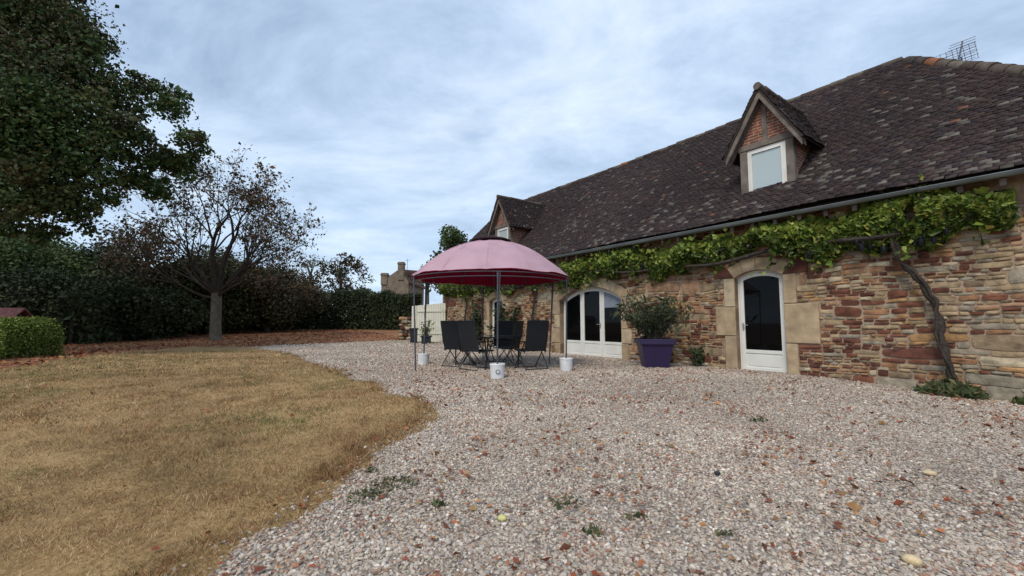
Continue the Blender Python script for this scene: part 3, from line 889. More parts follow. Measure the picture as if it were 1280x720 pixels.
pale = (gs.random(nS) < np.clip((cxs-1.0)*.2, 0, .9)); ci[pale & ~r_] = gs.choice([1, 7, 8, 8, 0], (pale & ~r_).sum())
bigs = (cxs > 3.0) & ((fin[:, 3]-fin[:, 2]) > .15); ci[bigs] = gs.choice([8, 8, 7, 0, 2], bigs.sum())
sc_col = RC[ci]*gs.uniform(.82, 1.15, (nS, 1))
G_ = 5
u = np.linspace(-1, 1, G_)
U, Wv = np.meshgrid(u, u)                      # 5x5 grid
rr = np.maximum(abs(U), abs(Wv)); cir = np.sqrt(U**2+Wv**2)+1e-9
blend = .34
Uq = U*(1-blend*(rr**3)*(1-rr/cir)); Wq = Wv*(1-blend*(rr**3)*(1-rr/cir))
Vs = np.zeros((nS, 50, 3))
hx = (fin[:, 1]-fin[:, 0])/2-.004; hz_ = (fin[:, 3]-fin[:, 2])/2-.005
dep = gs.uniform(.010, .040, nS)
dome = (1-.32*rr**6)
k1 = gs.normal(0, .17, (nS, 4))                 # corner wobble
cornerW = [((1-U)*(1-Wv)/4), ((1+U)*(1-Wv)/4), ((1-U)*(1+Wv)/4), ((1+U)*(1+Wv)/4)]
shz = sum(k1[:, i, None, None]*cornerW[i][None] for i in range(4))
gx = cxs[:, None, None]+hx[:, None, None]*Uq[None]*(1-.05*gs.random((nS, G_, G_)))
gz_ = czs[:, None, None]+hz_[:, None, None]*(Wq[None]*(1-.08*gs.random((nS, G_, G_)))+shz*.8*np.abs(Wv)[None])
gz_ = gz_+.030*(vnoise(gx, gz_, .9, 61)-.5)*2+.014*(vnoise(gx, gz_, 2.7, 62)-.5)*2
gy = -(dep[:, None, None]*(dome[None]+gs.normal(0, .15, (nS, G_, G_))))
Vs[:, :25, 0] = gx.reshape(nS, 25); Vs[:, :25, 2] = gz_.reshape(nS, 25); Vs[:, :25, 1] = gy.reshape(nS, 25)
Vs[:, 25:, 0] = gx.reshape(nS, 25); Vs[:, 25:, 2] = gz_.reshape(nS, 25); Vs[:, 25:, 1] = .012
fq = []
for j in range(G_-1):
    for i in range(G_-1):
        a = j*G_+i; fq.append((a, a+1, a+G_+1, a+G_))
bd = [(0, i) for i in range(G_)]+[(j, G_-1) for j in range(1, G_)]+[(G_-1, i) for i in range(G_-2, -1, -1)]+[(j, 0) for j in range(G_-2, 0, -1)]
bi = [j*G_+i for j, i in bd]
for q in range(len(bi)):
    a, b = bi[q], bi[(q+1) % len(bi)]
    fq.append((b, a, a+25, b+25))
fq = np.array(fq)
FA = (fq[None]+(np.arange(nS)*50)[:, None, None]).reshape(-1, 4)
o = np_mesh('rubble_stones', Vs.reshape(-1, 3), FA, M_stonew, wall, col=np.repeat(sc_col, 50, 0), smooth=True)
try: o.data.set_sharp_from_angle(angle=math.radians(60))
except Exception: pass

# ---- dressed blocks and arch stones
SUR = [MB(), MB(), MB(), MB()]
for (x0, x1, z0, z1, c) in blocks:
    q = x1 > S1-.01
    mb = SUR[3] if q else SUR[min(range(3), key=lambda k: abs((x0+x1)/2-OPEN[k]['c']))]
    mb.cur = c
    mb.box(x0, x1, -.036-random.uniform(0, .01), .26 if not q else .1, z0, z1, .012)
for o_i, o in enumerate(OPEN):
    mb = SUR[o_i]
    R = (o['hw']**2+o['rise']**2)/(2*o['rise']); zc = o['sp']+o['rise']-R
    a_max = math.asin(min(1, o['hw']/R))
    if o_i == 0: cuts = [-1.0, -.55, -.05, .5, 1.0]; cols = [TAN[0], TAN[2], TAN[1], TAN[0]]
    elif o_i == 1: cuts = list(np.linspace(-1, 1, 10)); cols = [random.choice(TAN) for _ in range(9)]
    else: cuts = list(np.linspace(-1, 1, 5)); cols = [random.choice(TAN) for _ in range(4)]
    for k in range(len(cuts)-1):
        a0 = cuts[k]*a_max; a1 = cuts[k+1]*a_max; g_ = .005/R
        poly = []
        for t_ in np.linspace(0, 1, 5):
            a = a0+g_+(a1-a0-2*g_)*t_; poly.append((o['c']+R*math.sin(a), zc+R*math.cos(a)))
        top = []
        Ro = R+o['ring']
        for t_ in np.linspace(1, 0, 5):
            a = a0+g_+(a1-a0-2*g_)*t_; top.append((o['c']+Ro*math.sin(a)*1.0, zc+Ro*math.cos(a)))
        mb.cur = cols[k]
        mb.prism(poly+top, -.04, .26)
    # springers
    for sgn in (-1, 1):
        a = sgn*(a_max+.004/R)
        x0 = o['c']+R*math.sin(a); z0 = o['sp']
        x1 = o['c']+Ro*math.sin(a); z1 = zc+Ro*math.cos(a)
        wd = .46 if o_i == 0 else .26
        mb.cur = (.115, .05, .038) if o_i == 0 else random.choice(TAN)
        top = z1-.004 if o_i else z1+.20
        poly = [(x0+sgn*.004, z0+.006), (x0+sgn*(wd if o_i == 0 else .3), z0+.02), (x0+sgn*(wd if o_i == 0 else .3), top), (x1+sgn*.004, z1)]
        if sgn < 0: poly = poly[::-1]
        mb.prism(poly, -.042, .2)
for o, mb in zip(OPEN, SUR):   # thresholds
    mb.cur = TAN[1]
    mb.box(o['c']-o['hw']-.1, o['c']+o['hw']+.1, -.14, .3, o['z0']-.14, o['z0']-.004, .012)
for m_s, nm in zip(SUR, ['door_surround', 'door_surround', 'door_surround', 'quoins']): m_s.build(nm, M_ash, wall)

# ---- doors
def leaf_poly(x0, x1, z0, o, inset, n=12):
    top = [(x, arc_z(x, o['c'], o['hw'], o['sp'], o['rise'])-inset) for x in np.linspace(x1, x0, n)]
    return [(x0, z0), (x1, z0)]+top
def frame_strip(mb, outer, inner, y0, y1):
    """ring between two polygons having equal vertex counts"""
    n = len(outer); vs = []
    for y in (y0, y1):
        vs += [(p[0], y, p[1]) for p in outer]; vs += [(p[0], y, p[1]) for p in inner]
    fs = []
    for i in range(n):
        j = (i+1) % n
        fs.append((i, j, n+j, n+i)); fs.append((2*n+i, 3*n+i, 3*n+j, 2*n+j))
        fs.append((i, 2*n+i, 2*n+j, j)); fs.append((n+i, n+j, 3*n+j, 3*n+i))
    mb.add(vs, fs)
def door_leaf(parent, x0, x1, o, y, panel_h, fr=.075, handle=None, blind=None, margin=.055, name='door', kids=True):
    z0 = o['z0']+.03
    mb = MB()
    frame_strip(mb, leaf_poly(x0, x1, z0, o, margin), leaf_poly(x0+fr, x1-fr, z0+fr+.01, o, margin+fr), y, y+.055)
    zp = z0+panel_h
    mb.box(x0+fr, x1-fr, y+.004, y+.05, zp, zp+.075)
    # bottom panel with raised border
    mb.box(x0+fr, x1-fr, y+.022, y+.04, z0+fr+.01, zp)
    mb.box(x0+fr+.035, x1-fr-.035, y+.012, y+.022, z0+fr+.045, zp-.035, .006)
    d = mb.build(name, M_white, parent)
    gl = MB(); gl.prism(leaf_poly(x0+fr-.004, x1-fr+.004, zp+.07, o, margin+fr-.004), y+.024, y+.034)
    gl.build('glass', M_glass, d)
    if blind:
        bl = MB(); p = leaf_poly(x0+fr-.002, x1-fr+.002, blind, o, margin+fr-.002); bl.prism(p, y+.018, y+.0235); bl.build('roller_blind', M_blind, d)
    if handle:
        hx_, sg = handle
        h = MB(); zh = z0+1.0
        h.box(hx_-.017, hx_+.017, y-.008, y+.001, zh-.11, zh+.07, .004)
        h.tube([(hx_, y-.004, zh+.02), (hx_, y-.045, zh+.02), (hx_+sg*.02, y-.052, zh+.02), (hx_+sg*.125, y-.05, zh+.018)], .009, 8)
        h.build('handle', M_handle, d)
    return d
def outer_frame(parent, o, y, t=.055, name='door_frame'):
    mb = MB()
    p_o = leaf_poly(o['c']-o['hw']+.002, o['c']+o['hw']-.002, o['z0'], o, .002, 24)
    p_i = leaf_poly(o['c']-o['hw']+t, o['c']+o['hw']-t, o['z0']+.03, o, t, 24)
    frame_strip(mb, p_o, p_i, y+.01, y+.09)
    mb.build(name, M_white, parent)
o = OPEN[0]
outer_frame(house, o, .13)
door_leaf(house, o['c']-o['hw']+.058, o['c']+o['hw']-.058, o, .12, .40, handle=(o['c']-o['hw']+.10, 1), margin=.058)
o = OPEN[1]
outer_frame(house, o, .16)
w3 = (2*o['hw']-.116)/3
x_ = o['c']-o['hw']+.058
door_leaf(house, x_, x_+w3-.004, o, .15, .42, fr=.085, margin=.058)
door_leaf(house, x_+w3+.002, x_+2*w3-.002, o, .146, .42, fr=.085, handle=(x_+2*w3-.055, -1), margin=.058)
d3 = door_leaf(house, x_+2*w3+.004, x_+3*w3, o, .15, .42, fr=.085, blind=1.50, margin=.058)
o = OPEN[2]
outer_frame(house, o, .14)
door_leaf(house, o['c']-o['hw']+.058, o['c']+o['hw']-.058, o, .13, .40, margin=.058)

# ---- roof
M_tile = attr_mat('roof_tile', .85, .22, nscale=14, namp=.22, bump=.5, bscale=60)
M_under = plain('roof_deck', (.05, .04, .035), .95, .05)
TC = np.array([(.042, .029, .029), (.048, .033, .031), (.036, .026, .027), (.054, .037, .033), (.042, .032, .030), (.032, .024, .026)])
def tiles(name, org, ax, up, nrm, length, lo, hi, parent, expo=.088, tw=.145, seed=1, specks=1.0, cuts=None, lichen_low=True, lift=.075):
    g = np.random.default_rng(seed)
    rows = int(length/expo)
    P = []; Cc = []
    for r in range(rows+1):
        q = r*expo
        a, b = lo(q), hi(q)
        if b-a < .05: continue
        off = (r % 2)*tw*.5+g.uniform(-.02, .02)
        x = np.arange(a+off-tw*.5, b, tw)
        x = x[(x > a-tw*.6)]
        n = len(x)
        if cuts is not None:
            kp = ~np.array([cuts(xx, q) for xx in x], dtype=bool)
            x = x[kp]; n = len(x)
            if n == 0: continue
        sag = .035*np.sin(x*.42+1.3)+.02*np.sin(x*1.13+r*.06)+.02*(vnoise(x, np.full(n, q), .5, seed)-.5)
        x0 = np.clip(x+.004, a, b); x1 = np.clip(x+tw-.004+g.normal(0, .002, n), a, b)
        ql = q+g.normal(0, .005, n)+.006*np.sin(x*1.7+r); qh = np.minimum(ql+expo*2.1, length+.05)
        n0 = lift+.030+g.normal(0, .004, n)+sag*min(1, lift*14); n1 = lift+.011+sag*min(1, lift*14)
        tilt = g.normal(0, .003, n)
        th = .014
        def pt(xx, qq, nn): return org[None]+ax[None]*xx[:, None]+up[None]*qq[:, None]+nrm[None]*nn[:, None]
        v = np.stack([pt(x0, ql, n0+tilt), pt(x1, ql, n0-tilt), pt(x1, qh, n1), pt(x0, qh, n1), pt(x0, ql, n0-th+tilt), pt(x1, ql, n0-th-tilt), pt(x1, qh, n1-th), pt(x0, qh, n1-th)], 1)
        c = TC[g.integers(0, len(TC), n)]*g.uniform(.85, 1.18, (n, 1))*(.85+.35*vnoise(x, np.full(n, q), .6, seed+9))[:, None]
        low = np.clip(1-q/2.2, 0, 1) if lichen_low else 0
        ln = vnoise(x, np.full(n, q*1.5), .8, seed+30)
        pl = specks*(.03+.12*low*ln+.10*np.clip(ln-.5, 0, 1))
        lich = g.random(n) < pl*1.6; cb0 = c.copy()
        c[lich] = np.array((.17, .155, .135))*g.uniform(.35, 1.1, (lich.sum(), 1))
        orr = g.random(n) < .004*specks
        c[orr] = np.array((.20, .085, .05))*g.uniform(.7, 1.2, (orr.sum(), 1))
        cc = np.repeat(cb0[:, None, :], 8, 1); cc[:, [0, 1, 4, 5]] = c[:, None, :]; P.append(v.reshape(-1, 3)); Cc.append(cc.reshape(-1, 3))
    P = np.concatenate(P); Cc = np.concatenate(Cc); n = len(P)//8
    fq = np.array([(0, 1, 2, 3), (4, 7, 6, 5), (0, 4, 5, 1), (1, 5, 6, 2), (2, 6, 7, 3), (3, 7, 4, 0)])
    FA = (fq[None]+(np.arange(n)*8)[:, None, None]).reshape(-1, 4)
    return np_mesh(name, P, FA, M_tile, parent, col=Cc)

X_, Y_, Z_ = np.eye(3)
sl = math.sqrt(2)
RL = (RIDGE_W-EAVE_W)*sl                       # slope length (45 degrees)
GE = S0-.2
DORM = [0.17, -10.28]
mb = MB()
def slab(mb, pts, th):
    n = len(pts); P = [Vector(p) for p in pts]
    nn = (P[1]-P[0]).cross(P[2]-P[0]).normalized()
    if nn.z < 0: nn = -nn
    vs = [p for p in P]+[p-nn*th for p in P]
    fs = [tuple(range(n)), tuple(range(2*n-1, n-1, -1))]+[(i, i+n, (i+1) % n+n, (i+1) % n) for i in range(n)]
    mb.add(vs, fs)
BW = 2*RIDGE_W-EAVE_W
slab(mb, [(GE, EAVE_W, EAVE_Z), (HIP_E, EAVE_W, EAVE_Z), (HIP_R, RIDGE_W, RIDGE_Z), (GE, RIDGE_W, RIDGE_Z)], .06)
slab(mb, [(GE, BW, EAVE_Z), (HIP_E, BW, EAVE_Z), (HIP_R, RIDGE_W, RIDGE_Z), (GE, RIDGE_W, RIDGE_Z)], .06)
slab(mb, [(HIP_E, EAVE_W, EAVE_Z), (HIP_E, BW, EAVE_Z), (HIP_R, RIDGE_W, RIDGE_Z)], .06)
roof = mb.build('roof', M_under, house)
up1 = np.array([0, 1, 1])/sl; n1_ = np.array([0, -1, 1])/sl
def dcut(x, q):
    w = EAVE_W+q/sl; z = EAVE_Z+q/sl
    for c in DORM:
        hwid = .5 if w < 1.3 else .5*max(0, (2.6-w)/1.3)
        if w > .42 and w < 2.5 and abs(x+.08-c) < hwid: return True
    return False
tiles('roof_tiles', np.array([0, EAVE_W, EAVE_Z]), X_, up1, n1_, RL, lambda q: GE, lambda q: HIP_E-(HIP_E-HIP_R)*q/RL, roof, seed=1, cuts=dcut)
tiles('roof_tiles', np.array([0, BW, EAVE_Z]), X_, np.array([0, -1, 1])/sl, np.array([0, 1, 1])/sl, RL, lambda q: GE, lambda q: HIP_E-(HIP_E-HIP_R)*q/RL, roof, seed=2)
hl = math.hypot(HIP_E-HIP_R, RIDGE_Z-EAVE_Z)
uh = np.array([-(HIP_E-HIP_R), 0, RIDGE_Z-EAVE_Z])/hl; nh = np.array([RIDGE_Z-EAVE_Z, 0, HIP_E-HIP_R])/hl
tiles('roof_tiles', np.array([HIP_E, 0, EAVE_Z]), Y_, uh, nh, hl, lambda q: EAVE_W+(RIDGE_W-EAVE_W)*q/hl, lambda q: BW-(RIDGE_W-EAVE_W)*q/hl, roof, seed=3)
# ridge and hip caps
def caps(mb, a, b, r=.095, step=.36, seed=1):
    a = Vector(a); b = Vector(b); L = (b-a).length; u_ = (b-a).normalized(); n = int(L/step)
    rg = random.Random(seed)
    for i in range(n):
        p = a+u_*(i*step); q = a+u_*(i*step+step*1.08)
        f = rg.random()
        mb.cur = (.21, .09, .045) if f < .06 else random.choice([(.075, .056, .046), (.095, .075, .06), (.06, .048, .042), (.125, .105, .085)])
        dz = Vector((0, 0, rg.uniform(-.012, .012)+.03*math.sin((p.x)*.42+1.3)))
        mb.tube([p+dz, q+dz+Vector((0, 0, .006))], [r*1.12*rg.uniform(.93, 1.07), r*.92], 10)
mb = MB()
caps(mb, (GE, RIDGE_W, RIDGE_Z+.07), (HIP_R+.05, RIDGE_W, RIDGE_Z+.07))
caps(mb, (HIP_E, EAVE_W, EAVE_Z+.09), (HIP_R, RIDGE_W, RIDGE_Z+.07), r=.12, seed=5)
caps(mb, (HIP_E, BW, EAVE_Z+.09), (HIP_R, RIDGE_W, RIDGE_Z+.07), r=.12, seed=6)
mb.build('ridge_tiles', attr_mat('ridge_tile', .9, .15, nscale=9, namp=.45, bump=.7, bscale=40), roof, smooth=True)
# rafters, fascia, gutter
mb = MB()
x = GE+.15
while x < HIP_E-.5:
    mb.add([Vector(p) for p in [(x, EAVE_W+.03, EAVE_Z-.17), (x+.07, EAVE_W+.03, EAVE_Z-.17), (x+.07, .03, EAVE_Z+.2), (x, .03, EAVE_Z+.2), (x, EAVE_W+.03, EAVE_Z-.065), (x+.07, EAVE_W+.03, EAVE_Z-.065), (x+.07, .03, EAVE_Z+.30), (x, .03, EAVE_Z+.30)]],
           [(0, 3, 2, 1), (4, 5, 6, 7), (0, 1, 5, 4), (1, 2, 6, 5), (3, 7, 6, 2), (0, 4, 7, 3)])
    x += .45
mb.build('rafters', M_timber, roof)
mb = MB()
# half-round gutter as an open channel
n_ = 9; R = .068
xsg = np.linspace(GE, HIP_E, 60); vs = []; fs = []
for i, xx in enumerate(xsg):
    zc = EAVE_Z-.01+.012*math.sin(xx*.5); yc = EAVE_W-.055
    for (rr_, sgn) in ((R, 1), (R-.008, -1)):
        for k in range(n_):
            a = math.pi+math.pi*k/(n_-1)
            vs.append((xx, yc+rr_*math.cos(a), zc+rr_*math.sin(a)))
for i in range(len(xsg)-1):
    b0 = i*2*n_; b1 = (i+1)*2*n_
    for k in range(n_-1):
        fs.append((b0+k, b0+k+1, b1+k+1, b1+k)); fs.append((b0+n_+k, b1+n_+k, b1+n_+k+1, b0+n_+k+1))
    fs.append((b0, b1, b1+n_, b0+n_)); fs.append((b0+n_-1, b0+2*n_-1, b1+2*n_-1, b1+n_-1))
mb.add(vs, fs)
mb.tube([(GE, EAVE_W-.055-R, EAVE_Z-.008), (HIP_E, EAVE_W-.055-R, EAVE_Z-.008)], .009, 6)
mb.build('gutter', M_zinc, house, smooth=True)
# verge board on the far gable
mb = MB()
for sg in (-1, 1):
    a = Vector((GE-.02, RIDGE_W, RIDGE_Z-.02)); b = Vector((GE-.02, RIDGE_W+sg*(RIDGE_W-EAVE_W), EAVE_Z-.02))
    mb.add([a, b, b-Vector((0, 0, .18)), a-Vector((0, 0, .18)), a+Vector((.03, 0, 0)), b+Vector((.03, 0, 0)), b+Vector((.03, 0, -.18)), a+Vector((.03, 0, -.18))], [(0, 1, 2, 3), (7, 6, 5, 4), (0, 4, 5, 1), (3, 2, 6, 7)])
mb.build('verge_board', M_timber, roof)

# ---- dormers
def brick_mat():
    m, t, b = nodes_mat('dormer_brick', .9, .15)
    tcn = N(t, 'ShaderNodeTexCoord'); sp = N(t, 'ShaderNodeSeparateXYZ'); t.links.new(tcn.outputs['Object'], sp.inputs[0])
    ad = N(t, 'ShaderNodeMath', operation='ADD'); t.links.new(sp.outputs[0], ad.inputs[0]); t.links.new(sp.outputs[1], ad.inputs[1])
    c = N(t, 'ShaderNodeCombineXYZ'); t.links.new(ad.outputs[0], c.inputs[0]); t.links.new(sp.outputs[2], c.inputs[1])
    br = N(t, 'ShaderNodeTexBrick'); t.links.new(c.outputs[0], br.inputs['Vector'])
    br.inputs['Scale'].default_value = 1; br.inputs['Brick Width'].default_value = .21; br.inputs['Row Height'].default_value = .068; br.inputs['Mortar Size'].default_value = .009
    br.inputs['Color1'].default_value = (.27, .095, .06, 1); br.inputs['Color2'].default_value = (.19, .075, .05, 1); br.inputs['Mortar'].default_value = (.40, .31, .24, 1)
    nz = N(t, 'ShaderNodeTexNoise'); nz.inputs['Scale'].default_value = 9; t.links.new(tcn.outputs['Object'], nz.inputs['Vector'])
    mr = N(t, 'ShaderNodeMapRange'); t.links.new(nz.outputs['Fac'], mr.inputs['Value']); mr.inputs['From Min'].default_value = .3; mr.inputs['From Max'].default_value = .7; mr.inputs['To Min'].default_value = .7; mr.inputs['To Max'].default_value = 1.25
    mu = N(t, 'ShaderNodeVectorMath', operation='SCALE'); t.links.new(br.outputs['Color'], mu.inputs[0]); t.links.new(mr.outputs[0], mu.inputs['Scale'])
    t.links.new(mu.outputs[0], b.inputs['Base Color'])
    bp = N(t, 'ShaderNodeBump'); bp.inputs['Strength'].default_value = 1; bp.inputs['Distance'].default_value = -.012; t.links.new(br.outputs['Fac'], bp.inputs['Height']); t.links.new(bp.outputs[0], b.inputs['Normal'])
    return m
M_brick = brick_mat()
def dormer(c, seed, glassmat, label=None):
    fw = .26                          # plane of the front
    hwid = .57
    zl = 5.03; zb_ = 3.81; za = 6.26; ze = 4.93; hb = .80
    def rz(w): return EAVE_Z+(w-EAVE_W)
    mb = MB()
    mb.prism([(c-hwid+.02, zl+.12), (c+hwid-.02, zl+.12), (c, za-.02)], fw+.03, fw+.14)
    for sg in (-1, 1):       # cheeks
        x0 = c+sg*(hwid-.10); x1 = c+sg*(hwid-.02)
        poly = [(fw+.12, rz(fw+.12)-.15), (1.75, rz(1.75)-.15), (1.75, zl+.1), (fw+.12, zl+.1)]
        mb.prism(poly, min(x0, x1), max(x0, x1), Matrix(((0, 1, 0, 0), (1, 0, 0, 0), (0, 0, 1, 0), (0, 0, 0, 1))))
    d = mb.build('dormer', M_brick, house)
    if label: d['label'] = label
    t = MB()
    for sg in (-1, 1):
        a, b = sorted((c+sg*hwid, c+sg*(hwid-.16)))
        t.box(a, b, fw, fw+.16, zb_-.06, zl, .01)
        # trim running up the roof beside the cheek
        q = [(fw+.12, rz(fw+.12)+.03), (1.62, rz(1.62)+.03), (1.62, rz(1.62)+.15), (fw+.12, rz(fw+.12)+.17)]
        x0, x1 = sorted((c+sg*(hwid+.015), c+sg*(hwid-.03)))
        t.prism(q, x0, x1, Matrix(((0, 1, 0, 0), (1, 0, 0, 0), (0, 0, 1, 0), (0, 0, 0, 1))))
    t.box(c-hwid-.03, c+hwid+.03, fw-.012, fw+.15, zl+.002, zl+.145, .01)
    t.box(c-hwid+.02, c+hwid-.02, fw-.05, fw+.12, zb_-.10, zb_-.02, .01)
    t.box(c-.055, c+.055, fw+.002, fw+.03, zl+.147, za-.16, .006)
    slp = math.atan2(za+.04-ze, hb)
    for sg in (-1, 1):       # barge boards, two stepped layers
        for (y0, y1, dz0, dz1) in ((fw-.20, fw-.16, -.02, -.19), (fw-.16, fw-.02, -.02, -.075), (fw-.02, fw+.025, -.03, -.17)):
            x0, z0_, x1, z1_ = c, za+.06, c+sg*hb, ze
            p = [(x0, z0_+dz0), (x1, z1_+dz0), (x1, z1_+dz1), (x0, z0_+dz1*1.25)]
            if sg < 0: p = p[::-1]
            t.prism(p, y0, y1)
    t.build('timber_frame', M_timber, d)
    # window
    w = MB()
    ix = hwid-.162; z0, z1 = zb_-.018, zl-.004
    frame_strip(w, [(c-ix, z0), (c+ix, z0), (c+ix, z1), (c-ix, z1)], [(c-ix+.085, z0+.09), (c+ix-.085, z0+.09), (c+ix-.085, z1-.085), (c-ix+.085, z1-.085)], fw+.03, fw+.09)
    frame_strip(w, [(c-ix+.05, z0+.055), (c+ix-.05, z0+.055), (c+ix-.05, z1-.05), (c-ix+.05, z1-.05)], [(c-ix+.10, z0+.105), (c+ix-.10, z0+.105), (c+ix-.10, z1-.10), (c-ix+.10, z1-.10)], fw+.015, fw+.05)
    w.box(c-ix, c+ix, fw-.02, fw+.03, z0-.0, z0+.04, .006)
    wf = w.build('window_frame', M_white, d)
    gl = MB(); gl.box(c-ix+.09, c+ix-.09, fw+.045, fw+.055, z0+.095, z1-.09); gl.build('window_glass', glassmat, d)
    # little roof
    s = MB(); vec = math.hypot(hb+.05, za+.06-ze)
    for sg in (-1, 1):
        slab(s, [(c, fw-.23, za+.08), (c, 2.75, za+.08), (c+sg*(hb+.04), 2.75, ze-.02), (c+sg*(hb+.04), fw-.23, ze-.02)], .03)
    s.build('dormer_roof', M_under, d)
    for sg in (-1, 1):
        L = math.hypot(hb+.06, za+.10-ze+.02)
        upv = np.array([-sg*(hb+.06), 0, za+.10-ze+.02])/L
        nv = np.array([sg*(za+.10-ze+.02), 0, hb+.06])/L
        # stay above the main roof
        def hi(q, L=L):
            z = ze-.02+(za+.12-ze)*q/L
            return z-EAVE_Z+EAVE_W+.12
        tiles('dormer_tiles', np.array([c+sg*(hb+.06), 0, ze-.025]), Y_, upv, nv, L, lambda q: fw-.25, hi, d, expo=.085, seed=seed+sg, specks=.7, lichen_low=False, lift=0)
    r = MB(); caps(r, (c, fw-.26, za+.06), (c, 2.62, za+.10), r=.075, step=.33, seed=seed)
    r.build('dormer_ridge_tiles', bpy.data.materials['ridge_tile'], d, smooth=True)
    return d
dormer(0.17, 10, M_glass2, 'near dormer above the arched glass door')
dormer(-10.28, 20, M_glass2, 'far dormer showing above the gazebo')

# ---------------------------------------------------------------- vine along the wall
vine = thing('grape_vine', 'grape vine climbing beside the door and trained along the wall under the gutter', 'vine', tuple(hw(2.9, -.18, -.25)), TH)
VB = Vector((2.9, -.18, -.25))
g = np.random.default_rng(91)
mb = MB()
tr = [(2.98, -.12, -.32), (2.98, -.14, -.05), (2.93, -.17, .35), (2.87, -.15, .7), (2.85, -.13, 1.05), (2.80, -.15, 1.4), (2.62, -.19, 1.8), (2.44, -.22, 2.15), (2.42, -.24, 2.5), (2.5, -.24, 2.75)]
tr2 = []
for i in range(len(tr)-1):
    a = Vector(tr[i]); b = Vector(tr[i+1])
    for k in range(4): tr2.append(a.lerp(b, k/4)+Vector((g.normal(0, .012), g.normal(0, .01), 0))-VB)
tr2.append(Vector(tr[-1])-VB)
nr = len(tr2)
mb.tube(tr2, [.058-.02*i/nr+.012*math.sin(i*1.3)+g.normal(0, .007) for i in range(nr)], 10)
mb.tube([v+Vector((.05*math.sin(i*.35), -.05, 0)) for i, v in enumerate(tr2)], [.024+.007*math.sin(i*.9) for i in range(nr)], 7)
arm = [Vector((x, -.28+.05*math.sin(x*2), 2.50+.10*math.sin(x*.9)+.05*math.sin(x*2.3)))-VB for x in np.arange(2.5, -14.8, -.35)]
mb.tube(arm, [.045-.028*i/len(arm) for i in range(len(arm))], 7)
arm2 = [Vector((x, -.28+.05*math.sin(x*2), 2.66+.06*math.sin(x*1.9)))-VB for x in np.arange(2.4, 4.0, .2)]
mb.tube(arm2, [.035-.02*i/len(arm2) for i in range(len(arm2))], 7)
for x in (-7.7, -12.6):
    p = [Vector((x+.05*math.sin(i*1.1), -.16+.02*math.sin(i*2), -.1+i*.27))-VB for i in range(10)]
    mb.tube(p, [.055-.002*i for i in range(10)], 8)
mb.build('trunk', plain('vine_bark', (.055, .045, .038), .95, .1, nscale=14, namp=.5, bump=1.0, bscale=40), vine, smooth=True)
def vtop(x): return 3.04+.06*np.sin(x*1.3+.5)+.06*np.sin(x*3.1)+.30*np.exp(-((x-2.7)/.8)**2)+.06*np.sin(x*7)
def vbot(x): return 2.36+.14*np.exp(-(x/1.1)**2)+.10*np.sin(x*1.7+2)+.08*np.sin(x*3.7+1)+.08*np.sin(x*8.3)
n = 46000
x = g.uniform(-14.8, 3.75, n)
x = np.where(g.random(n) < .12, g.uniform(1.2, 3.6, n), x)
v = g.random(n)
z = vbot(x)+(vtop(x)-vbot(x))*v**.85
prof = np.sin(np.clip(v, 0, 1)*math.pi)**.5
ydep = -.06-(.34+.10*np.sin(x*2.9))*prof*g.random(n)**.5
lump = vnoise(x*1.0, z*2.2, 1.9, 40)
keep = (lump > .07+.04*(x > 1.6)+.2*(x > 3.4)) & ((z < 2.95) | (g.random(n) < .8))
x, z, ydep, v, lump = x[keep], z[keep], ydep[keep], v[keep], lump[keep]
n = len(x)
# hanging / upright shoots
for q in range(80):
    sx = g.uniform(-14, 3.6); m = int(g.integers(8, 22)); dn = g.random() < .5
    t_ = np.linspace(0, 1, m)
    x = np.append(x, sx+t_*g.normal(0, .25)+g.normal(0, .05, m)); z = np.append(z, (vbot(sx)+.1-t_*g.uniform(.15, .45)) if dn else (vtop(sx)-.1+t_*g.uniform(.12, .32))+g.normal(0, .02, m)); ydep = np.append(ydep, -.2-g.random(m)*.2); v = np.append(v, np.full(m, .2 if dn else .9)); lump = np.append(lump, np.full(m, .5))
n = len(x)
P = np.stack([x, ydep, z], -1)-np.array(VB)
pal = np.array([(.16, .23, .035), (.24, .30, .055), (.09, .14, .025), (.33, .36, .08), (.05, .08, .02)])
pw = np.where(v[:, None] > .45, np.array([[.3, .3, .15, .15, .10]]), np.array([[.25, .1, .3, .05, .3]]))
cu = np.cumsum(pw, 1); ci = (g.random((n, 1)) > cu).sum(1).clip(0, 4)
c = pal[ci]*g.uniform(.75, 1.25, (n, 1))
yl = g.random(n) < .035; c[yl] = (.38, .32, .07)
V, T, C_ = leaves_mesh(P, .088, g, 1.1, c, fold=.15)
np_mesh('foliage', V, T, attr_mat('vine_leaf', .5, .35, nscale=3, namp=.2, trans=.28), vine, col=C_)
# grape bunches
bunch = MB()
gg = random.Random(4); V0, F0 = ico()
for i in range(46):
    t_ = i/46; r = .042*(1-t_)**.6+.006
    a = gg.random()*6.28; p = np.array([math.cos(a)*r, math.sin(a)*r, -t_*.15])
    bunch.add([tuple(p+q*.011) for q in V0], [tuple(f) for f in F0])
bunch.tube([(0, 0, .02), (0, 0, -.03), (0, 0, -.09), (0, 0, -.145)], [.02, .04, .03, .008], 8)
M_grape = plain('dark_grape', (.010, .009, .016), .55, .3, namp=.3)
b0 = None
for i in range(40):
    sx = g.uniform(-3.9, 3.3) if i < 34 else g.uniform(-13, -6)
    p = Vector((sx, -.18-g.random()*.2, float(vbot(sx))+g.uniform(.04, .25)))-VB
    if b0 is None: b0 = bunch.build('grape_bunch', M_grape, vine, smooth=True); ob = b0
    else:
        ob = b0.copy(); COL.objects.link(ob); ob.parent = vine
    ob.location = p; ob.rotation_euler = (0, 0, g.random()*6); s_ = g.uniform(.55, .95); ob.scale = (s_, s_, s_)

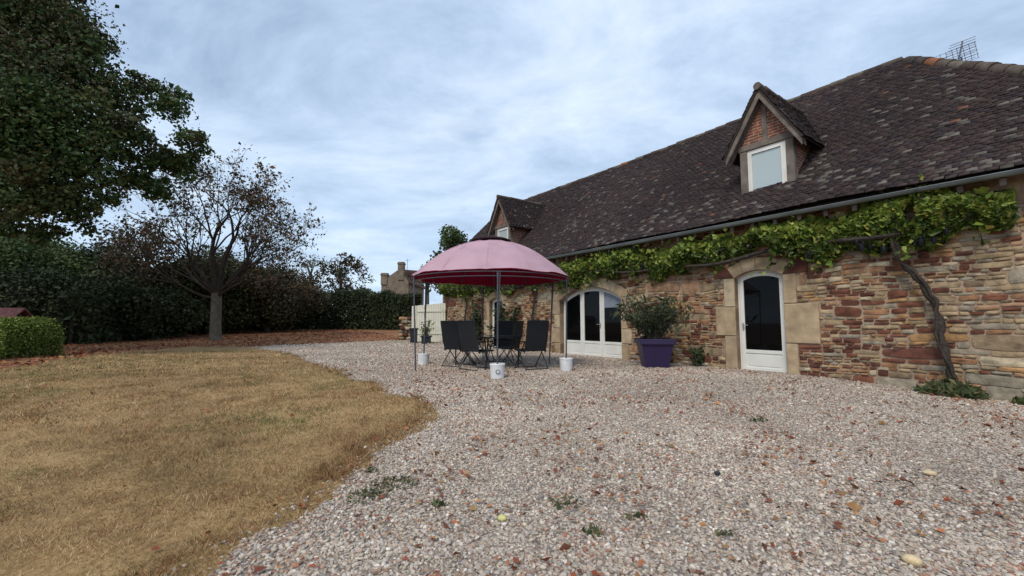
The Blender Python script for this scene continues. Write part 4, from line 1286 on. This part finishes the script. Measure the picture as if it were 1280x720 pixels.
# low weeds at the vine's foot
def tuft(name, label, cat, x, y, r, n, size, seed, pal, h=.12, group=None, elong=2.2):
    g = np.random.default_rng(seed)
    z = gzf(x, y)
    a = g.random(n)*6.28; q = r*g.random(n)**.6
    P = np.stack([np.cos(a)*q, np.sin(a)*q*.8, np.abs(g.normal(0, 1, n))*h*(1-.6*q/r)+.01], -1)
    c = np.array(pal)[g.integers(0, len(pal), n)]*g.uniform(.7, 1.3, (n, 1))
    V, T, C_ = leaves_mesh(P, size, g, elong, c)
    o = np_mesh(name, V, T, M_leaf, col=C_); o.location = (x, y, z)
    return tag(o, label, cat, group)
def H2(s, w): p = hw(s, w); return p.x, p.y
WD = [(.075, .10, .035), (.10, .12, .05), (.05, .065, .028), (.15, .13, .06)]
tuft('leafy_weed', 'low spreading green weed around the foot of the vine trunk', 'weed', *H2(2.95, -.28), .42, 420, .075, 1, WD, .10)
tuft('leafy_weed', 'small green weed against the wall foot at the right edge', 'weed', *H2(3.75, -.2), .2, 90, .06, 2, WD, .07)
for i, (px_, py_, r, n_, h_, lab) in enumerate([(948, 529, .11, 130, .035, 'isolated bright green weed in the gravel, furthest right'),
    (708, 632, .12, 90, .02, 'flat reddish green weed in the gravel, level with the end of the lawn patch'),
    (742, 668, .07, 60, .02, 'faint green sprout low in the middle of the gravel'),
    (551, 634, .06, 80, .022, 'small dark green weed left of the centre of the gravel'),
    (795, 650, .07, 50, .018, 'sparse weed with fallen red leaves around, right of the centre'),
    (905, 672, .05, 40, .015, 'tiny pale green sprout in the near gravel at the right')]):
    x, y = gp(px_, py_)
    tuft('weed', lab, 'weed', x, y, r, int(n_*.55), .015, 60+i, WD if i != 1 else WD+[(.2, .09, .05)], h_, 'weeds sprouting in the gravel')
for i, (px_, py_, r, n_, lab) in enumerate([(492, 606, .20, 420, 'upper right mat of creeping weeds beside the lawn tip'), (458, 624, .17, 330, 'lower left mat of creeping weeds beside the lawn'), (464, 592, .07, 90, 'small dark weed tuft between lawn edge and the creeping mats')]):
    x, y = gp(px_, py_)
    tuft('weed_mat', lab, 'weed', x, y, r*.9, int(n_*.36), .014, 80+i, WD+[(.14, .13, .06)], .02, 'mats of weeds at the lawn edge')

# ---------------------------------------------------------------- planters
M_purple = plain('purple_plastic', (.024, .014, .055), .5, .4, namp=.1)
M_blackp = plain('black_plastic', (.012, .014, .022), .5, .4, namp=.1)
M_earth = plain('potting_soil', (.05, .035, .025), .95, .1, nscale=30, namp=.5, bump=1, bscale=50)
def planter(name, label, x, y, rz, w_top, w_bot, h, mat, rim=.11, dx=1.0):
    t = thing(name, label, 'planter', (x, y, gzf(x, y)-.01), rz)
    mb = MB()
    def ring(w, z): return [(-w/2*dx, -w/2, z), (w/2*dx, -w/2, z), (w/2*dx, w/2, z), (-w/2*dx, w/2, z)]
    wr = w_top; wn = w_top-.09
    lv = [(w_bot, 0), (wn, h-rim), (wr-.01, h-rim), (wr, h-rim+.01), (wr, h-.01), (wr-.01, h), (wr-.10, h), (wr-.12, h-.07)]
    vs = []; fs = []
    for w_, z in lv: vs += ring(w_, z)
    for i in range(len(lv)-1):
        for k in range(4): fs.append((i*4+k, i*4+(k+1) % 4, (i+1)*4+(k+1) % 4, (i+1)*4+k))
    fs.append((3, 2, 1, 0)); m = (len(lv)-1)*4; fs.append((m, m+1, m+2, m+3))
    mb.add(vs, fs)
    ob = mb.build('pot', mat, t)
    bv = ob.modifiers.new('bevel', 'BEVEL'); bv.width = .008; bv.segments = 2; bv.limit_method = 'ANGLE'
    s = MB(); s.box(-(wr-.14)/2*dx, (wr-.14)/2*dx, -(wr-.14)/2, (wr-.14)/2, h-.09, h-.05); s.build('soil', M_earth, t)
    return t
def shrub(name, label, x, y, z, n_stem, hgt, spread, seed, leaf, pal, per, elong=4.0, cat='shrub', lean=0):
    g = np.random.default_rng(seed)
    t = thing(name, label, cat, (x, y, z))
    mb = MB(); pts = []
    for i in range(n_stem):
        a = 2*math.pi*i/n_stem+g.normal(0, .3); q = spread*g.uniform(.25, 1); hh = hgt*g.uniform(.45, 1.08)*(1-.28*(q/spread)**2)
        p = [Vector((0.05*math.cos(a), .05*math.sin(a), -.05)), Vector((q*.35*math.cos(a)+lean*.3, q*.35*math.sin(a), hh*.4)), Vector((q*.72*math.cos(a)+lean*.6, q*.72*math.sin(a), hh*.75)), Vector((q*1.05*math.cos(a)+lean, q*1.05*math.sin(a), hh*(.97-.15*g.random())))]
        mb.tube(p, [.016, .012, .008, .003], 5, cap=False)
        m = int(per*g.uniform(.6, 1.3))
        for _ in range(m):
            s_ = g.uniform(.25, 1.0)*3; k = min(int(s_), 2); f = s_-k
            b = p[k].lerp(p[k+1], f)
            pts.append((b.x+g.normal(0, .075), b.y+g.normal(0, .075), b.z+g.normal(0, .07)))
    mb.build('stems', M_bark, t)
    P = np.array(pts); n = len(P)
    c = np.array(pal)[g.integers(0, len(pal), n)]*g.uniform(.7, 1.3, (n, 1))
    V, T, C_ = leaves_mesh(P, leaf, g, elong, c, fold=.08)
    np_mesh('foliage', V, T, M_leaf, t, col=C_)
    return t
px_, py_ = gp(825, 461)
planter('purple_planter', 'big square tapered purple planter in front of the wall between the two glass doors', px_, py_+.35, math.radians(-6), .80, .52, .68, M_purple, rim=.13)
OLE = [(.045, .06, .028), (.06, .075, .035), (.035, .045, .022), (.10, .11, .055)]
shrub('oleander_bush', 'grey-green oleander bush growing out of the purple planter', px_, py_+.35, gzf(px_, py_)+.6, 44, 1.2, .98, 5, .034, OLE, 62, lean=-.05)

# far corner: cream panel, black pots, stone pile
M_cream = plain('cream_paint', (.62, .60, .50), .75, .2, nscale=3, namp=.12)
def ax_(px_, Y): return (px_-640)/F*Y
ga = Vector((ax_(557, 21.2), 21.2, 0)); gb = Vector((ax_(515, 21.8), 21.8, 0))
gz0 = gzf(ga.x, ga.y)
rzg = math.atan2(gb.y-ga.y, gb.x-ga.x)
gate = thing('plank_gate', 'cream painted plank gate closing the gap at the far end of the house', 'gate', (ga.x, ga.y, gz0-.02), rzg)
GL = (gb-ga).length
mb = MB(); x = .0; k = 0
while x < GL-.32:
    mb.box(x+.004, x+.126, -.012-.004*(k % 2), .012, .04, 1.93-.14*x/GL+(.01 if k % 3 else 0), .003); x += .13; k += 1
mb.build('boards', M_cream, gate)
mb = MB()
for z in (.4, 1.5): mb.box(.02, GL-.34, .014, .05, z, z+.09, .004)
mb.box(.1, .17, .02, .05, .1, 1.7)
mb.build('brace', M_cream, gate)
mb = MB(); mb.box(GL-.26, GL-.02, -.05, .05, 0, 1.80, .01); mb.build('post', M_cream, gate)
mb = MB(); mb.box(.42, .52, -.035, -.012, 1.68, 1.76, .01); mb.build('latch', M_blackp, gate)

Y = 20.6
planter('black_planter', 'tall empty black planter left of the wide one, before the cream gate', ax_(518, Y), Y, .1, .40, .30, .72, M_blackp, rim=.08)
Y = 20.2
planter('black_planter', 'wide low black planter with a yellow-green plant before the cream gate', ax_(533.5, Y), Y, .1, .50, .40, .38, M_blackp, rim=.07)
shrub('potted_plant', 'loose yellow-green plant growing in the wide black planter', ax_(533.5, Y), Y, gzf(ax_(533.5, Y), Y)+.3, 14, 1.0, .32, 8, .05, [(.16, .18, .05), (.09, .12, .035), (.2, .2, .08)], 16, 2.6, cat='plant')
# dry stone pile
Y = 23.0; xs_ = ax_(508, Y)
sp_ = thing('stone_stack', 'rough stack of rubble stones at the hedge corner, left of the black planters', 'stone pile', (xs_, Y, gzf(xs_, Y)))
mb = MB(); g = np.random.default_rng(33)
V0, F0 = ico2()
for lv in range(7):
    for k in range(3):
        c = np.array([(k-1)*.2+g.normal(0, .03), g.normal(0, .06), .1+lv*.17]); s_ = np.array([.16, .2, .095])*g.uniform(.8, 1.15, 3)
        mb.cur = tuple(RC[g.integers(0, len(RC))]*.9)
        mb.add([tuple(c+np.sign(q)*np.abs(q)**.7*s_*(1+g.normal(0, .05))) for q in V0], [tuple(f) for f in F0])
mb.build('stones', M_stonew, sp_)

# climbers on the wall behind the gazebo
shrub('climbing_shrub', 'dark leafy climber on the wall right of the far arched door, behind the chairs', *H2(-9.1, -.28), gzf(*H2(-9.1, -.28)), 26, 2.1, .75, 12, .07, DARK+GRN[:1], 60, 1.5)
shrub('climbing_shrub', 'narrow leafy climber on the wall left of the far arched door, behind the chairs', *H2(-11.5, -.28), gzf(*H2(-11.5, -.28)), 16, 2.2, .45, 13, .07, DARK+GRN[:2], 50, 1.5)
shrub('wall_plant', 'low sparse plant at the wall foot behind the purple planter', *H2(-2.6, -.3), gzf(*H2(-2.6, -.3)), 12, .75, .35, 14, .05, OLE+GRN[:1], 26, 2)
shrub('wall_plant', 'small dark plant at the wall foot between the purple planter and the single door', *H2(-1.35, -.22), gzf(*H2(-1.35, -.22)), 9, .5, .22, 15, .045, DARK+GRN[:1], 22, 2)

# bleached branch lying at the wall foot
bx_, by_ = gp(880, 459)
mb = MB()
mb.tube([(-.42, .10, .10), (-.25, .04, .07), (-.02, 0, .05), (.25, .02, .04), (.42, -.03, .06)], [.018, .03, .035, .03, .02], 8)
mb.tube([(-.1, .01, .06), (-.22, .06, .16), (-.36, .05, .2)], [.028, .02, .012], 7)
mb.tube([(.1, 0, .05), (.22, .05, .10), (.33, .1, .09)], [.022, .018, .01], 7)
ob = mb.build('bleached_branch', plain('bleached_wood', (.42, .37, .31), .85, .15, nscale=8, namp=.3, bump=.5), smooth=True)
ob.location = (bx_, by_+.12, gzf(bx_, by_)); ob.rotation_euler = (0, 0, math.radians(-20))
tag(ob, 'bleached crooked branch lying at the foot of the wall, left of the single door', 'branch')

# pale stones on the gravel
for px_, py_, s_, cc, lab in [(1163, 596, (.055, .03, .022), (.55, .42, .27), 'long tan stone lying on the gravel at the right'), (1141, 707, (.045, .035, .025), (.6, .47, .28), 'yellowish stone at the bottom right of the gravel'), (897, 595, (.025, .02, .018), (.03, .03, .035), 'small black stone on the gravel'), (628, 654, (.03, .025, .02), (.55, .5, .2), 'small yellow stone near the bottom centre of the gravel')]:
    x, y = gp(px_, py_); V0, F0 = ico2(); g = np.random.default_rng(int(px_))
    V = V0*np.array(s_)*(1+g.normal(0, .08, (len(V0), 1)))
    o = np_mesh('loose_stone', V, F0, M_stone, col=np.tile(np.array(cc), (len(V), 1)), smooth=True)
    o.location = (x, y, gzf(x, y)+s_[2]*.9); o.rotation_euler = (0, .1, g.random()*.6-.5)
    tag(o, lab, 'stone')

# ---------------------------------------------------------------- gazebo
GC = Vector((-.50, 10.22)); GRAD = 1.74
gzb = gzf(GC.x, GC.y)
gaz = thing('round_gazebo', 'round garden gazebo with faded pink canopy, crimson underside and thin dark poles', 'gazebo', (GC.x, GC.y, gzb))
def fabric(name, c, tr):
    m, t, b = nodes_mat(name, .9, .1)
    tcn = N(t, 'ShaderNodeTexCoord'); nz = N(t, 'ShaderNodeTexNoise'); nz.inputs['Scale'].default_value = 2.2; nz.inputs['Detail'].default_value = 7
    t.links.new(tcn.outputs['Object'], nz.inputs['Vector'])
    mr = N(t, 'ShaderNodeMapRange'); t.links.new(nz.outputs['Fac'], mr.inputs['Value']); mr.inputs['From Min'].default_value = .3; mr.inputs['From Max'].default_value = .7; mr.inputs['To Min'].default_value = .88; mr.inputs['To Max'].default_value = 1.08
    mu = N(t, 'ShaderNodeVectorMath', operation='SCALE'); mu.inputs[0].default_value = c; t.links.new(mr.outputs[0], mu.inputs['Scale']); t.links.new(mu.outputs[0], b.inputs['Base Color'])
    if tr:
        q = N(t, 'ShaderNodeBsdfTranslucent'); t.links.new(mu.outputs[0], q.inputs[0]); mx = N(t, 'ShaderNodeMixShader'); mx.inputs[0].default_value = tr
        t.links.new(b.outputs[0], mx.inputs[1]); t.links.new(q.outputs[0], mx.inputs[2]); t.links.new(mx.outputs[0], t.nodes['Material Output'].inputs[0])
    return m
M_pink = fabric('faded_pink_canvas', (.56, .37, .43), .22)
M_crim = fabric('crimson_canvas', (.33, .016, .06), .35)
M_darkc = fabric('brown_canvas', (.035, .018, .02), 0)
M_pole = plain('grey_steel', (.085, .09, .105), .45, .5, metal=.3, namp=.2)
RZ0, RH, RR = 2.08, .90, 1.87
def prof(r): return RZ0+RH*(1-(r/RR)**2.1)
NA, NR = 96, 16; NG = 12
def canopy(off, lip, mat, name, par):
    vs = []; fs = []
    for i in range(NR+1):
        r0 = .30+(RR-.30)*i/NR
        for k in range(NA):
            a = 2*math.pi*k/NA
            ph = (k/NA*NG) % 1.0
            sc_ = math.sin(ph*math.pi)
            r = r0*(1-.012*sc_*(i/NR))
            z = prof(r0)-.022*sc_*(1-abs(2*i/NR-1))*1.0+off
            z += .012*(vnoise(k*.22, i*.35, 1.0, 70)-.5)*2
            if i == NR: z += .03*sc_+.016*(vnoise(k*.6, 0.0, 1.0, 71)-.5)*2
            vs.append((r*math.cos(a), r*math.sin(a), z))
    for i in range(NR):
        for k in range(NA): fs.append((i*NA+k, i*NA+(k+1) % NA, (i+1)*NA+(k+1) % NA, (i+1)*NA+k))
    m = MB(); m.add(vs, [f[::-1] for f in fs]); return m.build(name, mat, par, smooth=False)
cp = canopy(0, 0, M_pink, 'canopy', gaz)
for p_ in cp.data.polygons: p_.use_smooth = True
li = canopy(-.012, 0, M_crim, 'canopy_lining', cp)
for p_ in li.data.polygons: p_.use_smooth = True
# vent cap
m = MB(); m.lathe([(.47, prof(.42)+.035), (.475, prof(.42)+.055), (.38, prof(.42)+.095), (.22, prof(.42)+.135), (.05, prof(.42)+.155)], 36)
m.build('vent_cap', M_darkc, cp, smooth=True)
# seams
m = MB()
for k in range(NG):
    a = 2*math.pi*k/NG
    m.tube([((.32+(RR-.33)*i/10)*math.cos(a), (.32+(RR-.33)*i/10)*math.sin(a), prof(.32+(RR-.33)*i/10)+.002) for i in range(11)], .0055, 5)
m.build('seams', fabric('seam', (.52, .30, .35), 0), cp)
# frame
m = MB()
for k in range(NG):
    a = 2*math.pi*k/NG
    m.tube([((.2+(RR-.22)*i/9)*math.cos(a), (.2+(RR-.22)*i/9)*math.sin(a), prof(.2+(RR-.22)*i/9)-.045) for i in range(10)], .009, 6)
for (r_, z_, t_) in ((RR-.03, RZ0-.03, .010), (.22, prof(.22)-.05, .012), (RR-.035, RZ0-.12, .008)):
    pts = [(r_*math.cos(2*math.pi*k/48), r_*math.sin(2*math.pi*k/48), z_) for k in range(49)]
    m.tube(pts, t_, 6, cap=False)
m.build('roof_frame', M_pole, gaz, smooth=True)
M_bucket = plain('white_bucket', (.66, .66, .66), .5, .4, nscale=7, namp=.12)
M_conc = plain('concrete', (.34, .33, .31), .95, .1, nscale=20, namp=.2, bump=.5)
poles = [((622, 468), 8.42, True), ((707, 463), 9.55, True), ((521, 465), 9.45, False), ((530.5, 457), 11.0, True), ((686, 456), 11.1, False), ((604, 448), 11.95, False)]
blab = {0: 'white bucket with round grey badge weighting the nearest gazebo pole', 1: 'white bucket weighting the right gazebo pole before the triple door', 3: 'white bucket weighting the rear left gazebo pole'}
for i, ((px_, py_), Y, bk_) in enumerate(poles):
    x = ax_(px_, Y); z0 = gzf(x, Y)
    v = Vector((x-GC.x, Y-GC.y)); a = math.atan2(v.y, v.x)
    tx, ty = (RR-.03)*math.cos(a), (RR-.03)*math.sin(a)
    m = MB()
    base = Vector((v.x, v.y, z0-gzb+(.05 if bk_ else -.03)))
    top = Vector((tx, ty, RZ0-.02))
    m.tube([base, base.lerp(top, .5), top], .0165, 10)
    b2 = Vector((.045*-math.sin(a), .045*math.cos(a), 0))
    m.tube([base.lerp(top, .55)+b2*.5, top+b2], .009, 8)
    pl = m.build('pole', M_pole, gaz, smooth=True)
    m = MB(); m.tube([top-(top-base).normalized()*.14, top-(top-base).normalized()*.05], .021, 10); m.build('collar', M_pole, pl, smooth=True)
    if bk_:
        b = thing('bucket', blab[i], 'bucket', (x, Y, z0-.005), [.1, .9, 0, 2.0][i], 'white buckets weighting the gazebo poles')
        m = MB(); m.lathe([(.128, 0), (.132, .004), (.145, .25), (.152, .255), (.152, .275), (.147, .285), (.138, .285), (.135, .25), (.02, .249)], 28)
        m.build('body', M_bucket, b, smooth=True)
        m = MB(); m.lathe([(.136, .235), (.136, .262), (.02, .266)], 24); m.build('concrete_fill', M_conc, b, smooth=True)
        m = MB(); m.tube([(.15*math.cos(q), .15*math.sin(q)*.9, .265-.09*math.sin((q-math.pi*1.15)/(math.pi*.7)*math.pi)) for q in np.linspace(math.pi*1.15, math.pi*1.85, 12)], .0035, 6)
        m.build('handle', M_handle, b, smooth=True)
        if i == 0:
            m = MB()
            n = 20; ring = []
            yy = -.1475
            m.add([(.0+.045*math.cos(2*math.pi*k/n), yy-.002, .14+.045*math.sin(2*math.pi*k/n)) for k in range(n)]+[(.0+.045*math.cos(2*math.pi*k/n), yy+.03, .14+.045*math.sin(2*math.pi*k/n)) for k in range(n)], [tuple(range(n))]+[(k, k+n, (k+1) % n+n, (k+1) % n) for k in range(n)])
            m.build('badge', plain('grey_print', (.22, .25, .27), .5, .3), b)
            m = MB(); m.add([(.0+.022*math.cos(2*math.pi*k/n), yy-.006, .14+.022*math.sin(2*math.pi*k/n)) for k in range(n)]+[(.0+.022*math.cos(2*math.pi*k/n), yy, .14+.022*math.sin(2*math.pi*k/n)) for k in range(n)], [tuple(range(n))]+[(k, k+n, (k+1) % n+n, (k+1) % n) for k in range(n)])
            m.build('badge_centre', M_bucket, b)

# ---------------------------------------------------------------- table and chairs
M_alu = plain('anthracite_metal', (.022, .024, .028), .45, .5, metal=.2, namp=.15)
def mesh_fabric():
    m, t, b = nodes_mat('black_textilene', .7, .25)
    tcn = N(t, 'ShaderNodeTexCoord'); w = N(t, 'ShaderNodeTexChecker'); w.inputs['Scale'].default_value = 160
    w.inputs['Color1'].default_value = (.016, .017, .02, 1); w.inputs['Color2'].default_value = (.028, .029, .033, 1)
    t.links.new(tcn.outputs['Object'], w.inputs['Vector']); t.links.new(w.outputs['Color'], b.inputs['Base Color'])
    return m
M_tex = mesh_fabric()
def chair():
    t = thing('garden_chair', 'x', 'chair', (0, 0, 0), 0, 'black folding chairs around the glass table')
    W = .27
    # back in local +y behind, seat forward -y ; person faces -y
    def back(zz): return .20+(zz-.42)*math.tan(math.radians(12))
    m = MB(); n = 8; vs = []; fs = []
    for k in range(n+1):
        z = .42+.66*k/n
        y = back(z)+.02*math.sin(k/n*math.pi)
        for x in (-W+.01, W-.01):
            vs.append((x, y-.004, z)); vs.append((x, y+.004, z))
    for k in range(n):
        a = 4*k; b = 4*(k+1)
        fs += [(a, a+2, b+2, b), (a+1, b+1, b+3, a+3), (a, b, b+1, a+1), (a+2, a+3, b+3, b+2)]
    m.add(vs, fs); m.build('backrest', M_tex, t)
    m = MB()
    for s_ in (-1, 1): m.tube([(s_*W, back(.38), .38), (s_*W, back(.7)+.02, .7), (s_*W, back(1.09), 1.09)], .013, 8)
    m.tube([(-W, back(1.09), 1.09), (W, back(1.09), 1.09)], .013, 8)
    m.tube([(-W, back(.47), .47), (W, back(.47), .47)], .010, 6)
    m.build('back_frame', M_alu, t, smooth=True)
    m = MB(); m.box(-W+.01, W-.01, -.25, .2, .415, .425); m.build('seat', M_tex, t)
    m = MB()
    for s_ in (-1, 1): m.tube([(s_*W, -.26, .43), (s_*W, .22, .41)], .013, 8)
    m.tube([(-W, -.26, .43), (W, -.26, .43)], .013, 8)
    m.build('seat_frame', M_alu, t, smooth=True)
    for s_ in (-1, 1):
        m = MB(); m.tube([(s_*(W+.02), -.24, .62), (s_*(W+.02), -.02, .42), (s_*(W+.02), .30, .0)], .012, 8); m.build('leg', M_alu, t, smooth=True)
        m = MB(); m.tube([(s_*(W+.005), .22, .62), (s_*(W+.005), .02, .36), (s_*(W+.005), -.27, .0)], .012, 8); m.build('leg', M_alu, t, smooth=True)
        m = MB(); m.box(s_*(W+.012)-.025, s_*(W+.012)+.025, -.27, .27, .62, .645, .008); m.build('armrest', M_alu, t)
    m = MB(); m.tube([(-W-.02, .28, .03), (W+.02, .28, .03)], .010, 6); m.tube([(-W, -.25, .03), (W, -.25, .03)], .010, 6); m.build('crossbar', M_alu, t, smooth=True)
    return t
def copy_tree(o, parent=None):
    c = o.copy(); COL.objects.link(c); c.parent = parent
    for ch in list(o.children): copy_tree(ch, c)
    return c
TC_ = Vector((-.62, 10.45)); TA = math.atan2(.811, -.585)      # long axis
tz = gzf(TC_.x, TC_.y)
tb = thing('garden_table', 'rectangular glass topped table with dark metal frame under the gazebo', 'table', (TC_.x, TC_.y, tz), TA)
TL, TW_ = .80, .45
m = MB(); m.box(-TL, TL, -TW_, TW_, .722, .730, .002); m.build('glass_top', glass_mat('smoked_glass', (.10, .11, .115), .05, .6), tb)
m = MB(); m.box(-TL-.02, TL+.02, -TW_-.02, -TW_, .705, .735, .004); m.box(-TL-.02, TL+.02, TW_, TW_+.02, .705, .735, .004); m.box(-TL-.02, -TL, -TW_, TW_, .705, .735, .004); m.box(TL, TL+.02, -TW_, TW_, .705, .735, .004)
m.box(-TL, TL, -.02, .02, .695, .718); m.build('table_frame', M_alu, tb)
for sx in (-1, 1):
    for sy in (-1, 1):
        m = MB(); m.tube([(sx*(TL-.05), sy*(TW_-.03), .71), (sx*(TL-.12), sy*(TW_+.0), 0)], [.02, .016], 8); m.build('leg', M_alu, tb, smooth=True)
face_t = lambda x, y, dx_, dy_: math.atan2(dy_, dx_)+math.pi/2     # local -y points to (dx,dy)
specs = [(597, 9.75, 12, 'chair with its back to the lawn, nearest of the left row'),
         (574, 10.55, 6, 'leftmost chair, furthest left against the cream gate'),
         (585, 11.25, 3, 'half hidden chair between the two left chairs, its top just showing'),
         (663, 9.9, 150, 'nearest chair on the right, its tall back towards the triple glass door'),
         (634, 10.9, 170, 'chair behind the nearest right one, its back showing above the table'),
         (625, 11.75, 215, 'far end chair behind the front gazebo pole, lowest in the shade')]
first = None
for px_, Y, deg, lab in specs:
    x = ax_(px_, Y)
    c_ = chair() if first is None else copy_tree(first)
    if first is None: first = c_
    c_.location = (x, Y, gzf(x, Y)-.005)
    # facing direction given in degrees anticlockwise from +X (deg 0 looks right)
    a = math.radians({0: 48, 1: 50, 2: 30, 3: 118, 4: 160, 5: 250}[specs.index((px_, Y, deg, lab))])
    c_.rotation_euler = (0, 0, a+math.pi/2)
    c_['label'] = 'black folding garden '+lab

# ---------------------------------------------------------------- antenna on the roof
M_ant = plain('antenna_metal', (.10, .10, .12), .5, .4, metal=.4)
ah = hw(4.0, 3.65-1.9*0, 0)
w_a = EAVE_W+(RIDGE_W-EAVE_W)*(HIP_E-3.2)/(HIP_E-HIP_R)
ant = thing('tv_antenna', 'old television aerial on a short mast above the roof hip', 'antenna', tuple(hw(2.85, 4.1, 6.12)), 0)
m = MB(); m.tube([(0, 0, 0), (0, 0, 1.05)], .018, 8); m.build('mast', M_ant, ant)
ant.scale = (1.0, 1.0, 1.0)
bd = Vector((.38, .2, .72))*1.0
st_ = Vector((-.1, 0, .85))
m = MB(); m.tube([st_, st_+bd], .016, 6); m.build('boom', M_ant, ant)
el = Vector((.78, -.40, .20)).normalized()*.72
m = MB()
for k in range(9):
    p = st_+bd*(.08+.92*k/8); L_ = .42-.012*k
    m.tube([p-el*L_, p+el*L_], .006, 5)
m.build('directors', M_ant, ant)
m = MB(); upv = Vector((-.25, -.1, .95)).normalized()
for s_ in (-1, 1):
    c0 = st_+el*.28*s_
    for q in (-1, -.33, .33, 1): m.tube([c0+el*.22*q-upv*.0, c0+el*.22*q+upv*.38], .005, 5)
    for q in range(5): m.tube([c0-el*.25+upv*.09*q, c0+el*.25+upv*.09*q], .0045, 5)
m.build('reflector', M_ant, ant)

# ---------------------------------------------------------------- neighbour's house and low tiled wall
M_nstone = plain('neighbour_stone', (.17, .14, .105), .95, .1, nscale=1.6, namp=.35)
M_nroof = plain('neighbour_roof', (.10, .065, .05), .9, .1, nscale=2, namp=.4)
Y = 62.0
def nxz(px_, py_): return (px_-640)/F*Y, EYE+(403-py_)/F*Y
nx0, _ = nxz(500, 380)
nb = thing('neighbour_house', 'distant stone house with two chimneys showing above the back hedge', 'house', (nx0, Y, gzf(nx0, Y)-.2), 0)
bz = gzf(nx0, Y)-.2
def L2(px_, py_): x_, z_ = nxz(px_, py_); return (x_-nx0, z_-bz)
m = MB(); pl_ = [L2(478, 353), L2(509, 353), L2(496, 337)]
gb_ = [(L2(476, 360)[0], 0), (L2(510, 360)[0], 0), L2(510, 352), L2(499, 336), L2(476, 352)]
m.prism(gb_, 0, 11); nwall = m.build('wall', M_nstone, nb)
m = MB()
for (a_, b_) in ((L2(499, 334.5), L2(474.5, 352)), (L2(499, 334.5), L2(512.5, 353))):
    d_ = .22
    p = [a_, b_, (b_[0], b_[1]-d_), (a_[0], a_[1]-d_)]
    m.prism(p if b_[0] > a_[0] else p[::-1], .35, 11.3)
x0_, z0_ = L2(499, 334.5); x1_, z1_ = L2(530, 340)
m.prism([(x0_, z0_), (x1_, z0_-.3), (x1_+1.5, z1_-1.6), (x0_+1.6, z0_-2)], 2.0, 2.2)
m.build('roof', M_nroof, nb)
for (xa, xb, zt, zb__) in ((475.5, 483.5, 341, 356), (496.5, 504, 327, 350)):
    m = MB(); a_ = L2(xa, zt); b_ = L2(xb, zb__); m.box(a_[0], b_[0], -.15, .75, b_[1], a_[1], .03); m.box(a_[0]-.08, b_[0]+.08, -.23, .83, a_[1]-.35, a_[1]-.18, .02)
    m.build('chimney', M_nstone, nb)
m = MB(); a_ = L2(506, 322); b_ = L2(506, 337); m.tube([(a_[0], 1, b_[1]-.3), (a_[0], 1, a_[1])], .03, 6); m.tube([(a_[0]-.4, 1, a_[1]-.2), (a_[0]+.4, 1, a_[1]-.2)], .02, 5); m.build('aerial', M_ant, nb)

xw, Yw = ax_(-15, 17.5), 17.5
lw = thing('tiled_wall', 'low garden wall with reddish tiled top behind the clipped box hedge', 'wall', (xw, Yw, gzf(xw, Yw)), .05)
m = MB(); m.box(-3, 1.35, -.2, .2, -.2, 1.25); m.build('wall', M_nstone, lw)
m = MB()
slab(m, [(-3.1, -.42, 1.22), (1.45, -.42, 1.22), (1.45, 0, 1.62), (-3.1, 0, 1.62)], .05); slab(m, [(-3.1, .42, 1.22), (1.45, .42, 1.22), (1.45, 0, 1.62), (-3.1, 0, 1.62)], .05)
m.build('tile_coping', plain('red_tile', (.17, .075, .07), .9, .1, nscale=7, namp=.4, bump=.8, bscale=20), lw)

# ---------------------------------------------------------------- fallen leaves
g = np.random.default_rng(101)
def scatter(n, xr, yr, dens_f):
    x = g.uniform(*xr, n); y = g.uniform(*yr, n)
    k = g.random(n) < dens_f(x, y)
    return x[k], y[k]
LV = np.array([(.26, .075, .04), (.34, .12, .055), (.19, .06, .035), (.29, .16, .07), (.14, .06, .035), (.38, .18, .075)])
M_dead = attr_mat('dead_leaf', .8, .15, nscale=20, namp=.2)
def dead_leaves(label, xs, ys, size, zoff=.012):
    n = len(xs); zs = gz(xs, ys)+zoff+g.random(n)*.01
    P = np.stack([xs, ys, zs], -1)
    c = LV[g.integers(0, len(LV), n)]*g.uniform(.7, 1.2, (n, 1))
    V, T, C_ = leaves_mesh(P, size, g, 1.5, c, flat=.22, fold=.18)
    o = np_mesh('fallen_leaves', V, T, M_dead, col=C_)
    tag(o, label, 'leaves', kind='stuff')
def dg(x, y):
    k = kind_at(x, y)
    cl = vnoise(x, y, 1.4, 50)*.5+vnoise(x, y, 4.5, 51)*.5
    return np.where(k == 2, np.clip((cl-.47)*2.9, 0, .7)+.03, 0)*((x-5.4)*.811+(y-9.45)*.585 < -.1)*(np.abs(x) < 1.25*y+1)
xs_, ys_ = scatter(26000, (-5, 11), (1.0, 10), dg)
dead_leaves('red-brown curled leaves fallen in drifts on the gravel', xs_, ys_, .027, .020)
def dl(x, y):
    k = kind_at(x, y); e_ = (kind_at(x+.3, y-.2) == 2) | (kind_at(x+.1, y-.35) == 2)
    return np.where(k == 1, .07+.75*e_, 0)*(np.abs(x) < 1.25*y+1)
xs_, ys_ = scatter(9000, (-14, 1), (1.0, 14), dl)
dead_leaves('scattered brown leaves lying in the dry lawn and along its edge', xs_, ys_, .024, .02)
def df(x, y): return np.where(kind_at(x, y) == 0, np.clip(.25+.9*(vnoise(x, y, .5, 53)-.3), .1, .9), 0)*((x-5.4)*.811+(y-9.45)*.585 < -.1)
xs_, ys_ = scatter(60000, (-26, 0), (9, 36), df)
dead_leaves('carpet of rusty fallen leaves under the trees behind the lawn', xs_, ys_, .065, .012)
